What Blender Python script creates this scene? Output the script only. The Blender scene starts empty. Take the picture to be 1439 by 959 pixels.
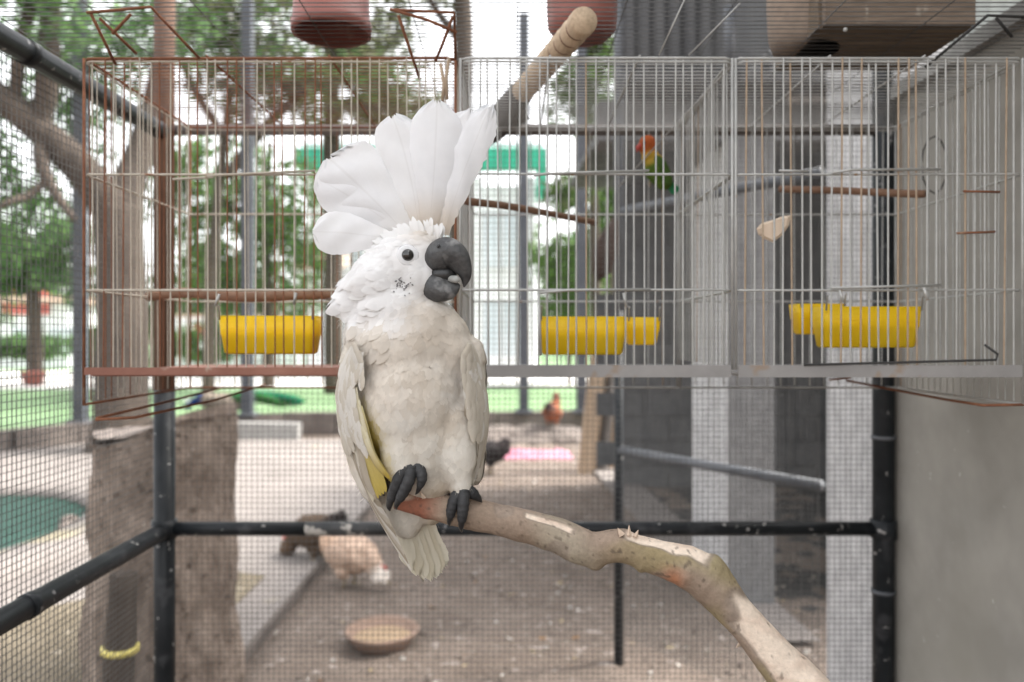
import bpy, bmesh, math, random
from mathutils import Vector, Matrix, Euler, noise
from mathutils.bvhtree import BVHTree
R = math.radians
random.seed(7)
sc = bpy.context.scene
C = sc.collection

# ------------------------------------------------------------------ camera
F, CX, CY, H = 1080.0, 719.5, 473.0, 1.28          # focal length in photo pixels, vanishing point, eye height
cam_d = bpy.data.cameras.new('camera'); cam = bpy.data.objects.new('camera', cam_d); C.objects.link(cam)
cam.location = (0, 0, H); cam.rotation_euler = (R(90), 0, 0)
cam_d.sensor_width = 36; cam_d.lens = F / 1439 * 36
cam_d.shift_y = (CY - 479.5) / 1439
cam_d.clip_start = 0.02; cam_d.clip_end = 500
cam_d.dof.use_dof = True; cam_d.dof.focus_distance = 0.875; cam_d.dof.aperture_fstop = 3.4
sc.camera = cam

# ------------------------------------------------------------------ sky and sun
SUN_EL, SUN_AZ = 52, 80        # azimuth from +Y towards +X
w = bpy.data.worlds.new('World'); sc.world = w; w.use_nodes = True
nt = w.node_tree; nt.nodes.clear()
sky = nt.nodes.new('ShaderNodeTexSky'); sky.sky_type = 'NISHITA'; sky.sun_disc = False
sky.sun_elevation = R(SUN_EL); sky.sun_rotation = R(SUN_AZ); sky.air_density = 1.0; sky.dust_density = 3.0
hs = nt.nodes.new('ShaderNodeHueSaturation'); hs.inputs['Saturation'].default_value = 0.10
bg = nt.nodes.new('ShaderNodeBackground'); bg.inputs['Strength'].default_value = 0.15
wo = nt.nodes.new('ShaderNodeOutputWorld')
nt.links.new(sky.outputs[0], hs.inputs['Color']); nt.links.new(hs.outputs[0], bg.inputs['Color']); nt.links.new(bg.outputs[0], wo.inputs['Surface'])
sl = bpy.data.lights.new('sun', 'SUN'); sl.energy = 1.45; sl.angle = R(12); sl.color = (1, .95, .87)
so = bpy.data.objects.new('sun', sl); C.objects.link(so)
el, az = R(SUN_EL), R(SUN_AZ)
sdir = Vector((math.sin(az)*math.cos(el), math.cos(az)*math.cos(el), math.sin(el)))
so.rotation_euler = sdir.to_track_quat('Z', 'Y').to_euler(); so.location = sdir * 30
sc.view_settings.view_transform = 'Standard'; sc.view_settings.look = 'None'
sc.view_settings.gamma = 1; sc.view_settings.use_curve_mapping = False
sc.view_settings.exposure = 2.3
sc.cycles.use_denoising = True
sc.cycles.max_bounces = 10; sc.cycles.diffuse_bounces = 6; sc.cycles.transparent_max_bounces = 24

# ------------------------------------------------------------------ helpers
def P(x, y, d): return Vector(((x-CX)/F*d, d, H-(y-CY)/F*d))     # photo pixel at a known distance
def G(x, y, z=0.0):                                              # photo pixel on the ground
    return P(x, y, F*(H-z)/(y-CY))
V = Vector

class MB:
    def __init__(s): s.v=[]; s.f=[]; s.uv=[]; s.c=[]
    def add(s, vs, fs, uv=None, col=None):
        o=len(s.v); s.v+=[tuple(p) for p in vs]; s.f+=[tuple(i+o for i in f) for f in fs]
        s.uv+= uv if uv else [(0,0,0)]*len(vs)
        if col is None: col=(1,1,1)
        s.c+= [tuple(col)+(1,)]*len(vs) if not isinstance(col,list) else [tuple(q)+(1,) for q in col]
        return s
    def box(s, c, size, rot=None, col=None):
        c=V(c); h=V(size)/2; M=Euler(rot).to_matrix() if rot else Matrix.Identity(3)
        vs=[c+M@V((x*h.x,y*h.y,z*h.z)) for x in(-1,1) for y in(-1,1) for z in(-1,1)]
        return s.add(vs,[(0,1,3,2),(4,6,7,5),(0,4,5,1),(2,3,7,6),(0,2,6,4),(1,5,7,3)],col=col)
    def tube(s, pts, rad, n=8, cap=True, flat=None, col=None, up=None):
        pts=[V(p) for p in pts]; m=len(pts)
        if not hasattr(rad,'__len__'): rad=[rad]*m
        vs=[]; fs=[]; uv=[]; cols=[]
        prev=None
        for i,p in enumerate(pts):
            t=(pts[min(i+1,m-1)]-pts[max(i-1,0)])
            t=t.normalized() if t.length>1e-9 else V((0,0,1))
            if prev is None:
                a=V(up) if up else (V((0,-1,0)) if abs(t.y)<.9 else V((0,0,1)))
            else: a=prev
            a=(a-t*a.dot(t)); a=a.normalized() if a.length>1e-6 else t.orthogonal().normalized()
            b=t.cross(a); prev=a
            fl=1 if flat is None else (flat[i] if hasattr(flat,'__len__') else flat)
            for k in range(n):
                an=2*math.pi*k/n
                vs.append(p+a*math.cos(an)*rad[i]*fl+b*math.sin(an)*rad[i]); uv.append((k/n,i/max(1,m-1),0))
                if isinstance(col,list): cols.append(col[i])
        for i in range(m-1):
            for k in range(n):
                k2=(k+1)%n; fs.append((i*n+k,i*n+k2,(i+1)*n+k2,(i+1)*n+k))
        if cap: fs.append(tuple(range(n-1,-1,-1))); fs.append(tuple((m-1)*n+k for k in range(n)))
        return s.add(vs,fs,uv,cols if isinstance(col,list) else col)
    def lathe(s, prof, c, n=24, axis='Z', col=None, sx=1, sy=1):
        c=V(c); vs=[]; fs=[]; m=len(prof)
        for r,z in prof:
            for k in range(n):
                a=2*math.pi*k/n
                vs.append(c+V((r*sx*math.cos(a),r*sy*math.sin(a),z)))
        for i in range(m-1):
            for k in range(n):
                k2=(k+1)%n; fs.append((i*n+k,i*n+k2,(i+1)*n+k2,(i+1)*n+k))
        if prof[0][0]>1e-6: fs.append(tuple(range(n-1,-1,-1)))
        if prof[-1][0]>1e-6: fs.append(tuple((m-1)*n+k for k in range(n)))
        return s.add(vs,fs,col=col)
    def ell(s, c, r, rot=None, n=16, m=10, col=None):
        c=V(c); M=Euler(rot).to_matrix() if rot else Matrix.Identity(3); vs=[]; fs=[]
        for i in range(m+1):
            th=math.pi*i/m
            for k in range(n):
                a=2*math.pi*k/n
                vs.append(c+M@V((r[0]*math.sin(th)*math.cos(a),r[1]*math.sin(th)*math.sin(a),r[2]*math.cos(th))))
        for i in range(m):
            for k in range(n):
                k2=(k+1)%n; fs.append((i*n+k,(i+1)*n+k,(i+1)*n+k2,i*n+k2))
        return s.add(vs,fs,col=col)
    def mesh(s, name, mat=None, smooth=False, org=V((0,0,0))):
        me=bpy.data.meshes.new(name)
        me.from_pydata([(p[0]-org.x,p[1]-org.y,p[2]-org.z) for p in s.v],[],s.f)
        a=me.attributes.new('Col','FLOAT_COLOR','POINT'); a.data.foreach_set('color',[q for c in s.c for q in c])
        if any(u!=(0,0,0) for u in s.uv):
            a=me.attributes.new('fuv','FLOAT_VECTOR','POINT'); a.data.foreach_set('vector',[q for c in s.uv for q in c])
        if mat: me.materials.append(mat)
        if smooth: me.polygons.foreach_set('use_smooth',[True]*len(me.polygons))
        me.update(); return me
    def build(s, name, mat, parent=None, smooth=False, org=None):
        if parent is not None: org=ORG[parent.name]
        elif org is None:
            xs=[p[0] for p in s.v]; ys=[p[1] for p in s.v]; zs=[p[2] for p in s.v]
            org=V(((min(xs)+max(xs))/2,(min(ys)+max(ys))/2,min(zs)))
        o=bpy.data.objects.new(name, s.mesh(name,mat,smooth,org)); C.objects.link(o)
        if parent is not None: o.parent=parent
        else: o.location=org
        ORG[o.name]=org; return o
ORG={}
def tag(o, label=None, cat=None, group=None, kind=None):
    if label: o['label']=label
    if cat: o['category']=cat
    if group: o['group']=group
    if kind: o['kind']=kind
    return o
def thing(name, label, cat, loc, group=None):
    o=bpy.data.objects.new(name,None); C.objects.link(o); o.location=loc; o.empty_display_size=.05
    ORG[o.name]=V(loc); return tag(o,label,cat,group)
def link_mesh(name, me, parent, loc, rot=(0,0,0)):
    o=bpy.data.objects.new(name,me); C.objects.link(o); o.parent=parent
    o.location=V(loc)-ORG[parent.name]; o.rotation_euler=rot; return o
def smoothpath(pts, n=6):
    # Catmull-Rom through rows of numbers
    out=[]; m=len(pts)
    for i in range(m-1):
        p0=pts[max(i-1,0)];p1=pts[i];p2=pts[i+1];p3=pts[min(i+2,m-1)]
        for k in range(n):
            t=k/n
            out.append([.5*((2*b)+(-a+c)*t+(2*a-5*b+4*c-d)*t*t+(-a+3*b-3*c+d)*t**3) for a,b,c,d in zip(p0,p1,p2,p3)])
    out.append(list(pts[-1])); return out
def blobs(parts, voxel, it=6, fac=.5):
    mb=MB()
    for c,r,rot in parts: mb.ell(c,r,rot,20,14)
    me=mb.mesh('tmp'); o=bpy.data.objects.new('tmp',me); C.objects.link(o)
    m=o.modifiers.new('r','REMESH'); m.mode='VOXEL'; m.voxel_size=voxel
    m=o.modifiers.new('s','SMOOTH'); m.iterations=it; m.factor=fac
    dg=bpy.context.evaluated_depsgraph_get(); e=o.evaluated_get(dg)
    me2=bpy.data.meshes.new_from_object(e)
    vs=[v.co.copy() for v in me2.vertices]; fs=[tuple(p.vertices) for p in me2.polygons]; ns=[v.normal.copy() for v in me2.vertices]
    bpy.data.objects.remove(o); bpy.data.meshes.remove(me); bpy.data.meshes.remove(me2)
    return vs,fs,ns

# ------------------------------------------------------------------ materials
def nodes(name):
    m=bpy.data.materials.new(name); m.use_nodes=True; t=m.node_tree; t.nodes.clear()
    o=t.nodes.new('ShaderNodeOutputMaterial'); b=t.nodes.new('ShaderNodeBsdfPrincipled')
    t.links.new(b.outputs[0],o.inputs[0]); return m,t,b,o
def ramp(t, src, stops, interp='LINEAR'):
    r=t.nodes.new('ShaderNodeValToRGB'); r.color_ramp.interpolation=interp
    e=r.color_ramp.elements
    while len(e)<len(stops): e.new(.5)
    for q,(p,c) in zip(e,stops): q.position=p; q.color=(*c,1) if len(c)==3 else c
    t.links.new(src,r.inputs[0]); return r.outputs[0]
def mix(t, fac, a, b, mode='MIX'):
    n=t.nodes.new('ShaderNodeMix'); n.data_type='RGBA'; n.blend_type=mode
    for i,x in ((0,fac),(6,a),(7,b)):
        if hasattr(x,'node'): t.links.new(x,n.inputs[i])
        elif i==0: n.inputs[i].default_value=x
        else: n.inputs[i].default_value=(*x,1)
    return n.outputs[2]
def nz(t, scale, detail=4, rough=.55, vec=None, dist=0):
    n=t.nodes.new('ShaderNodeTexNoise'); n.inputs['Scale'].default_value=scale; n.inputs['Detail'].default_value=detail
    n.inputs['Roughness'].default_value=rough; n.inputs['Distortion'].default_value=dist
    if vec is None:
        tc=t.nodes.new('ShaderNodeTexCoord'); vec=tc.outputs['Object']
    t.links.new(vec,n.inputs['Vector']); return n.outputs['Fac']
def stretch(t, s):
    tc=t.nodes.new('ShaderNodeTexCoord'); mp=t.nodes.new('ShaderNodeMapping'); mp.inputs['Scale'].default_value=s
    t.links.new(tc.outputs['Object'],mp.inputs['Vector']); return mp.outputs[0]
def bump(t,b,h,strength,dist=.002):
    n=t.nodes.new('ShaderNodeBump'); n.inputs['Strength'].default_value=strength; n.inputs['Distance'].default_value=dist
    t.links.new(h,n.inputs['Height']); t.links.new(n.outputs[0],b.inputs['Normal'])
def pm(name, c1, c2, scale=8, rough=.7, bmp=.3, bdist=.003, metal=0, st=None, spots=None, spots2=None, spec=.4, fine=None):
    m,t,b,o=nodes(name)
    vec=stretch(t,st) if st else None
    f=nz(t,scale,6,.6,vec)
    col=ramp(t,f,[(.3,c1),(.7,c2)])
    if fine:
        f2=nz(t,fine,3,.6,vec); col=mix(t,ramp(t,f2,[(.35,(0,0,0)),(.65,(.45,.45,.45))]),col,tuple(x*.55 for x in c1))
    for sp in (spots,spots2):
        if sp:
            cc,sscale,lo,hi=sp; f3=nz(t,sscale,3,.5)
            col=mix(t,ramp(t,f3,[(lo,(0,0,0)),(hi,(1,1,1))]),col,cc)
    t.links.new(col,b.inputs['Base Color']); b.inputs['Roughness'].default_value=rough; b.inputs['Metallic'].default_value=metal
    b.inputs['Specular IOR Level'].default_value=spec
    if bmp: bump(t,b,nz(t,(fine or scale*4),5,.6,vec),bmp,bdist)
    return m
def vcol(name, rough=.75, var=.25, vscale=60, bmp=.3, bdist=.001, transl=0, barbs=0, spec=.25, st=None, sss=0, fray=0):
    m,t,b,o=nodes(name)
    a=t.nodes.new('ShaderNodeAttribute'); a.attribute_name='Col'; col=a.outputs['Color']
    vec=stretch(t,st) if st else None
    f=nz(t,vscale,4,.6,vec)
    col=mix(t,1,col,ramp(t,f,[(.25,(1-var,)*3),(.75,(1,1,1))]),'MULTIPLY')
    h=f
    if barbs:
        u=t.nodes.new('ShaderNodeAttribute'); u.attribute_name='fuv'
        sx=t.nodes.new('ShaderNodeSeparateXYZ'); t.links.new(u.outputs['Vector'],sx.inputs[0])
        def mth(op,a_,b_=None):
            n=t.nodes.new('ShaderNodeMath'); n.operation=op
            for i,x in enumerate((a_,b_)):
                if x is None: continue
                if hasattr(x,'node'): t.links.new(x,n.inputs[i])
                else: n.inputs[i].default_value=x
            return n.outputs[0]
        ab=mth('ABSOLUTE',mth('SUBTRACT',sx.outputs[0],.5))
        ph=mth('ADD',mth('MULTIPLY',sx.outputs[1],barbs),mth('MULTIPLY',ab,-barbs*.45))
        ph=mth('ADD',ph,mth('MULTIPLY',f,1.5))
        wv=mth('SINE',mth('MULTIPLY',ph,6.283))
        shaft=mth('LESS_THAN',ab,.018)
        h=mth('ADD',mth('MULTIPLY',wv,.5),mth('MULTIPLY',shaft,1.5))
        col=mix(t,mth('ADD',mth('MULTIPLY',mth('ADD',wv,1),.03),mth('MULTIPLY',shaft,.10)),col,(.40,.37,.33))
    t.links.new(col,b.inputs['Base Color']); b.inputs['Roughness'].default_value=rough; b.inputs['Specular IOR Level'].default_value=spec
    if sss: b.inputs['Subsurface Weight'].default_value=sss; b.inputs['Subsurface Radius'].default_value=(1,.8,.7); b.inputs['Subsurface Scale'].default_value=.004
    if bmp: bump(t,b,h,bmp,bdist)
    if fray:
        u=t.nodes.new('ShaderNodeAttribute'); u.attribute_name='fuv'
        sx=t.nodes.new('ShaderNodeSeparateXYZ'); t.links.new(u.outputs['Vector'],sx.inputs[0])
        def mt(op,a_,b_=0.0):
            n=t.nodes.new('ShaderNodeMath'); n.operation=op
            for i,x in enumerate((a_,b_)):
                if hasattr(x,'node'): t.links.new(x,n.inputs[i])
                else: n.inputs[i].default_value=x
            return n.outputs[0]
        ab=mt('MULTIPLY',mt('ABSOLUTE',mt('SUBTRACT',sx.outputs[0],.5)),2.0)
        e=mt('MAXIMUM',ab,sx.outputs[1])
        fn=nz(t,900,2,.6); e=mt('ADD',e,mt('MULTIPLY',mt('SUBTRACT',fn,.5),.9))
        al=ramp(t,e,[(fray,(1,1,1)),(min(1,fray+.3),(0,0,0))])
        t.links.new(al,b.inputs['Alpha'])
    if transl:
        tr=t.nodes.new('ShaderNodeBsdfTranslucent'); t.links.new(col,tr.inputs[0])
        ms=t.nodes.new('ShaderNodeMixShader'); ms.inputs[0].default_value=transl
        t.links.new(b.outputs[0],ms.inputs[1]); t.links.new(tr.outputs[0],ms.inputs[2]); t.links.new(ms.outputs[0],o.inputs[0])
        if fray:
            tp=t.nodes.new('ShaderNodeBsdfTransparent'); m2=t.nodes.new('ShaderNodeMixShader'); b.inputs['Alpha'].default_value=1
            for l in list(t.links):
                if l.to_socket==b.inputs['Alpha']: t.links.remove(l)
            t.links.new(al,m2.inputs[0]); t.links.new(tp.outputs[0],m2.inputs[1]); t.links.new(ms.outputs[0],m2.inputs[2]); t.links.new(m2.outputs[0],o.inputs[0])
    return m
M={}
M['soil']=pm('soil',(.142,.108,.086),(.218,.172,.142),3,.95,.8,.02,fine=45,spots=((.31,.265,.235),18,.62,.72),spots2=((.09,.07,.056),26,.60,.70))
M['concrete_floor']=pm('concrete_floor',(.185,.162,.148),(.255,.226,.208),2.2,.85,.25,.004,fine=40,spots=((.30,.26,.17),1.4,.66,.75))
M['concrete']=pm('concrete',(.26,.25,.235),(.36,.35,.33),2.5,.85,.35,.004,fine=30)
M['wall']=pm('wall',(.30,.282,.25),(.345,.327,.295),1.3,.8,.06,.001,fine=6,spots=((.48,.46,.43),38,.70,.76),spots2=((.26,.245,.21),2.2,.58,.85))
M['lit_pale']=pm('lit_pale',(.47,.46,.46),(.60,.59,.59),3,.8,.3,.003,fine=22,spots=((.36,.35,.34),5,.62,.75))  # daylight on wall faces painted as a paler colour; plaque shares it
M['shaded_grey']=pm('shaded_grey',(.145,.143,.143),(.19,.187,.187),3,.85,.2,.003,fine=20)  # pier front's shade painted as darker grey; lintel shares it
M['blockwall']=pm('blockwall',(.10,.10,.105),(.15,.15,.15),2,.9,.3,.004,fine=14)
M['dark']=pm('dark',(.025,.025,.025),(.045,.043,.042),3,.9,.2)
M['corr']=pm('corr',(.30,.31,.29),(.40,.41,.38),2,.6,.1,st=(3,3,.4))
M['corr_dark']=pm('corr_dark',(.07,.07,.075),(.13,.13,.13),2,.7,.1,st=(3,3,.4))
M['pipe']=pm('pipe',(.008,.010,.012),(.020,.023,.026),14,.45,.3,.001,spots=((.33,.32,.31),55,.655,.70),spots2=((.045,.046,.05),22,.58,.72),spec=.3)
M['pipe_dirty']=pm('pipe_dirty',(.02,.022,.024),(.06,.06,.06),20,.5,.5,.002,spots=((.45,.42,.38),34,.58,.66),spec=.5)
M['pipe_rust']=pm('pipe_rust',(.11,.055,.035),(.20,.12,.08),10,.8,.4,.001,fine=60,st=(1,1,.3))
M['rail_grey']=pm('rail_grey',(.12,.10,.09),(.20,.18,.17),12,.7,.3,.001)
M['column_grey']=pm('column_grey',(.045,.05,.06),(.075,.08,.092),5,.6,.3,.001)
M['pipe_grey']=pm('pipe_grey',(.075,.08,.09),(.14,.145,.155),8,.6,.3,.001)
M['mesh']=pm('mesh',(.06,.06,.06),(.13,.125,.12),30,.55,0,metal=.3)
M['galv']=pm('galv',(.34,.335,.32),(.48,.475,.455),30,.45,.2,.0005,metal=.35,spots=((.30,.17,.08),50,.66,.74))
M['galv_rust']=pm('galv_rust',(.30,.21,.14),(.42,.33,.24),40,.7,.3,.0005)
M['cream_wire']=pm('cream_wire',(.36,.31,.25),(.50,.46,.39),40,.65,.2,.0005,spots=((.24,.12,.07),40,.6,.7))
M['rust']=pm('rust',(.13,.045,.022),(.24,.10,.05),40,.85,.4,.0006,spots=((.30,.2,.13),30,.64,.74))
M['tray_red']=pm('tray_red',(.20,.085,.06),(.30,.15,.11),12,.8,.3,.001,spots=((.42,.36,.30),25,.6,.7))
M['tray_grey']=pm('tray_grey',(.23,.22,.213),(.32,.305,.295),10,.7,.3,.001,spots=((.28,.2,.14),18,.62,.7))
M['pot']=pm('pot',(.20,.065,.05),(.26,.09,.07),9,.5,.15,.001,spots=((.36,.2,.17),20,.64,.75))
M['dowel']=pm('dowel',(.50,.37,.25),(.62,.48,.34),6,.75,.4,.001,fine=50,st=(4,.6,4))
M['dark_wood']=pm('dark_wood',(.07,.06,.055),(.13,.115,.105),5,.85,.5,.002,fine=40)
M['wood']=pm('wood',(.17,.09,.055),(.26,.15,.095),8,.8,.4,.001,fine=40)
M['board']=pm('board',(.46,.33,.22),(.60,.46,.34),6,.85,.4,.001,fine=30,st=(3,3,.3))
M['boxwood']=pm('boxwood',(.12,.085,.055),(.20,.145,.10),5,.85,.4,.002,fine=30,st=(.5,3,3))
M['boxwood_pale']=pm('boxwood_pale',(.14,.10,.072),(.24,.18,.135),7,.9,.6,.003,fine=46,spots=((.34,.29,.24),30,.64,.72),spots2=((.07,.05,.035),16,.6,.7),st=(.5,3,3))
M['log_pale']=pm('log_pale',(.22,.16,.12),(.31,.24,.185),6,.9,.5,.002,fine=40)
M['bark']=pm('bark',(.045,.033,.025),(.105,.08,.062),4,.95,1,.02,fine=26,st=(1,1,.35))
M['stump']=pm('stump',(.155,.115,.09),(.34,.27,.22),9,.95,1,.02,fine=34,st=(1,1,.55),spots=((.42,.36,.31),46,.68,.74),spots2=((.085,.06,.045),30,.60,.68))
M['stump_top']=pm('stump_top',(.26,.21,.18),(.37,.31,.27),9,.9,.5,.005,fine=40)
M['lawn']=pm('lawn',(.13,.22,.095),(.19,.29,.15),.6,.9,.5,.03,fine=16)
M['path']=pm('path',(.55,.53,.50),(.65,.63,.60),.5,.9,.2)
M['kerb']=pm('kerb',(.11,.09,.08),(.19,.16,.14),3,.95,.6,.01,fine=20)
M['white_wall']=pm('white_wall',(.62,.63,.64),(.74,.75,.76),1,.8,.1)
M['green_paint']=pm('green_paint',(.02,.28,.17),(.03,.36,.23),2,.5,.05)
M['roof_tan']=pm('roof_tan',(.50,.36,.28),(.58,.44,.35),2,.8,.1)
M['red_paint']=pm('red_paint',(.42,.10,.09),(.5,.14,.12),2,.6,.1)
M['clay']=pm('clay',(.20,.135,.10),(.29,.20,.155),8,.85,.4,.003)
M['feed']=pm('feed',(.26,.18,.11),(.37,.27,.18),60,.95,.8,.004)
M['pink']=pm('pink',(.36,.12,.17),(.46,.22,.27),6,.8,.6,.01)
M['shellbone']=pm('shellbone',(.62,.48,.36),(.72,.60,.48),20,.9,.3,.001)
M['tape']=pm('tape',(.62,.52,.12),(.7,.6,.2),20,.6,.1)
M['hanging_bark']=pm('hanging_bark',(.035,.022,.016),(.075,.05,.04),9,.9,.5,.002)
M['vcol']=vcol('vcol')
M['foliage']=None
def foliage_mat(name, transl=.35):
    return vcol(name,rough=.55,var=.35,vscale=1.2,bmp=0,transl=transl,spec=.3)
M['leaf']=foliage_mat('leaf',.45)
def glassy(name):
    m,t,b,o=nodes(name); b.inputs['Base Color'].default_value=(.30,.36,.40,1); b.inputs['Roughness'].default_value=.08; b.inputs['Metallic'].default_value=0
    f=nz(t,.7,2); t.links.new(ramp(t,f,[(.3,(.45,.50,.53)),(.7,(.58,.62,.65))]),b.inputs['Base Color']); return m
M['pane']=glassy('pane')
def water_mat():
    m,t,b,o=nodes('water'); f=nz(t,2,3)
    t.links.new(ramp(t,f,[(.3,(.008,.030,.022)),(.7,(.016,.048,.037))]),b.inputs['Base Color']); b.inputs['Roughness'].default_value=.35; b.inputs['Specular IOR Level'].default_value=.06
    bump(t,b,nz(t,7,3),.15,.01); return m
M['water']=water_mat()
def plastic(name,c1,c2,tr):
    m,t,b,o=nodes(name); f=nz(t,25,3); col=ramp(t,f,[(.3,c1),(.7,c2)])
    t.links.new(col,b.inputs['Base Color']); b.inputs['Roughness'].default_value=.42; bump(t,b,nz(t,120,2),.08,.0005)
    x=t.nodes.new('ShaderNodeBsdfTranslucent'); t.links.new(col,x.inputs[0]); ms=t.nodes.new('ShaderNodeMixShader'); ms.inputs[0].default_value=tr
    t.links.new(b.outputs[0],ms.inputs[1]); t.links.new(x.outputs[0],ms.inputs[2]); t.links.new(ms.outputs[0],o.inputs[0]); return m
M['yellow']=plastic('yellow',(.95,.69,.010),(.96,.74,.03),.45)
M['seed']=pm('seed',(.62,.20,.02),(.75,.30,.04),90,.9,.6,.002)

# ================================================================== THE SETTING
D=1.75                         # distance of the back fence
XL=(231-CX)/F*D; XR=(1256-CX)/F*D
ZT=H+.47; ZB=H-(743-CY)/F*D; ZR=H+.492   # top rail, lower rail, roof mesh

g=MB(); g.add([(-150,-20,0),(150,-20,0),(150,300,0),(-150,300,0)],[(0,1,2,3)])
tag(g.build('ground',M['soil'],org=V((0,0,0))),kind='structure')
# soil relief near the fence: a gently uneven sheet just above
def uneven(x0,x1,y0,y1,nx,ny,z,amp,sc_):
    mb=MB(); vs=[]
    for j in range(ny+1):
        for i in range(nx+1):
            x=x0+(x1-x0)*i/nx; y=y0+(y1-y0)*j/ny
            e=min(i,nx-i,j,ny-j)/3; e=min(1,e)
            vs.append((x,y,z+amp*e*(.5+.5*noise.noise((x*sc_,y*sc_,0)))+amp*.5*e*noise.noise((x*sc_*4,y*sc_*4,3))))
    fs=[(j*(nx+1)+i,j*(nx+1)+i+1,(j+1)*(nx+1)+i+1,(j+1)*(nx+1)+i) for j in range(ny) for i in range(nx)]
    return mb.add(vs,fs)
tag(uneven(-1.05,2.4,1.9,9.2,110,200,.004,.035,1.7).build('yard_soil',M['soil'],smooth=True),kind='structure')
c=MB(); c.box((-4.55,5.3,.03),(7.0,7.6,.06)); tag(c.build('concrete_platform',M['concrete_floor']),kind='structure')
c=MB(); c.box((-1.042,5.3,.03),(.02,7.58,.052)); tag(c.build('platform_edge',M['kerb']),kind='structure')
c=MB(); c.add([P(0,0,1)*0+V((-60,9.6,.012)),V((60,10.4,.012)),V((60,200,.012)),V((-60,200,.012))],[(0,1,2,3)]); tag(c.build('lawn',M['lawn']),kind='structure')
c=MB(); c.add([(-40,17.5,.03),(-6.5,18.5,.03),(12,21,.03),(12,27,.03),(-7,27,.03),(-40,29,.03)],[(0,1,2,3,4,5)]); tag(c.build('path',M['path']),kind='structure')
c=MB(); c.add([(.98,3.1,.05),(1.25,3.1,.05),(1.0,7.6,.05),(.72,7.6,.05)],[(0,1,2,3)])
c.add([(.98,3.1,.0),(.98,3.1,.05),(.72,7.6,.05),(.72,7.6,0)],[(0,1,2,3)]); tag(c.build('path',M['concrete_floor']),kind='structure')

# low kerb round the yard
kp=[(-9,6.6),(-5.4,8.3),(-4.6,9.3),(-3.0,10.0),(.5,10.3),(1.6,10.3)]
t=thing('yard_kerb','low dark brown kerb wall edging the bright lawn','kerb',(-3,9.5,0))
for i in range(len(kp)-1):
    a,b=V((*kp[i],0)),V((*kp[i+1],0)); d=b-a; n=max(1,int(d.length/.62))
    for k in range(n):
        c0=a+d*((k+.5)/n); mb=MB(); mb.box((c0.x,c0.y,.14+random.uniform(-.01,.01)),(d.length/n-.015,.2,.28),(0,0,math.atan2(d.y,d.x)+random.uniform(-.02,.02)))
        mb.build('kerb_block',M['kerb'],t)
mb=MB(); a=P(325,605,9.3); mb.box((a.x+.42,9.2,.14),(.86,.2,.22),(0,.03,.05)); tag(mb.build('concrete_block',M['concrete']),'long grey concrete block lying on the yard below the peacock','block')

# right concrete wall, corrugated wall above, wall end outside the fence coloured paler for its daylight
t=thing('concrete_wall','bare grey plastered concrete wall meeting the black corner post','wall',(XR,0,0))
mb=MB(); mb.box((XR+.1,.28,.905),(.2,2.98,1.81)); mb.build('plaster_face',M['wall'],t)
mb=MB(); mb.box((XR+.1,.28,1.825),(.24,2.98,.03)); mb.build('coping',M['concrete'],t)
def corrugated(a,b,z0,z1,pitch,amp,axis):
    mb=MB(); L=(b-a).length; n=int(L/pitch*6); d=(b-a)/n; nrm=V(axis); vs=[]
    for i in range(n+1):
        p=a+d*i+nrm*amp*math.sin(i*math.pi/3); vs+= [(p.x,p.y,z0),(p.x,p.y,z1)]
    return mb.add(vs,[(2*i,2*i+2,2*i+3,2*i+1) for i in range(n)])
tag(corrugated(V((XR+.13,-1.2,0)),V((XR+.13,1.77,0)),1.842,4.2,.05,.008,(1,0,0)).build('corrugated_panel',M['corr'],smooth=True),'pale grey corrugated sheet standing on the concrete wall','panel')
mb=MB(); mb.box((XR+.115,2.005,1.5),(.2,.31,3.0)); tag(mb.build('wall_pier',M['lit_pale']),'wall pier just behind the black corner post with daylight painted pale','pier')
# shed with open front
t=thing('shed','dark open-fronted shed with concrete lintel and block back wall','shed',(1.6,3.6,0))
mb=MB(); mb.box((1.105,3.88,1.1),(.21,.69,2.2)); pr=mb.build('pier',M['shaded_grey'],t)
mb=MB(); mb.box((.996,3.885,1.1),(.008,.68,2.19)); mb.build('lit_side_face',M['lit_pale'],pr)  # pale sheet paints the light falling on the pier's left side
mb=MB(); mb.box((1.55,3.66,2.28),(2.3,.2,.19)); mb.build('lintel',M['shaded_grey'],t)
mb=MB(); mb.box((1.42,3.56,2.42),(.30,.02,.12)); mb.build('plaque',M['lit_pale'],t)
mb=MB(); mb.box((2.3,6.5,1.32),(2.8,.16,2.64)); bw=mb.build('back_wall',M['blockwall'],t)
for r_ in range(11):
    for k in range(7):
        x=.9+.2+k*.41-(.2 if r_%2 else 0); z=.1+r_*.205
        if x>3.4: continue
        m_=MB(); m_.box((x+.0,6.412,z+.0),(.396,.03,.19)); m_.build('block',M['blockwall'],bw)
mb=MB(); mb.box((3.0,5.0,1.3),(.16,2.9,2.6)); mb.build('side_wall',M['dark'],t)
mb=MB(); mb.box((2.2,4.9,.012),(2.3,2.9,.02)); mb.build('shed_floor',M['dark'],t)
mb=MB(); mb.box((2.15,5.0,2.5),(3.3,3.3,.05),(R(3),0,0)); mb.build('roof',M['corr_dark'],t)
corrugated(V((.5,3.53,0)),V((2.7,3.53,0)),2.385,4.3,.07,.012,(0,1,0)).build('gable_sheet',M['corr_dark'],t)
corrugated(V((1.0,2.2,0)),V((1.0,3.5,0)),2.385,4.3,.07,.012,(1,0,0)).build('gable_sheet',M['corr_dark'],t)
mb=MB(); mb.box((2.0,3.62,1.1),(.7,.06,2.1)); mb.build('shutter_board',M['dark'],t)

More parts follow.
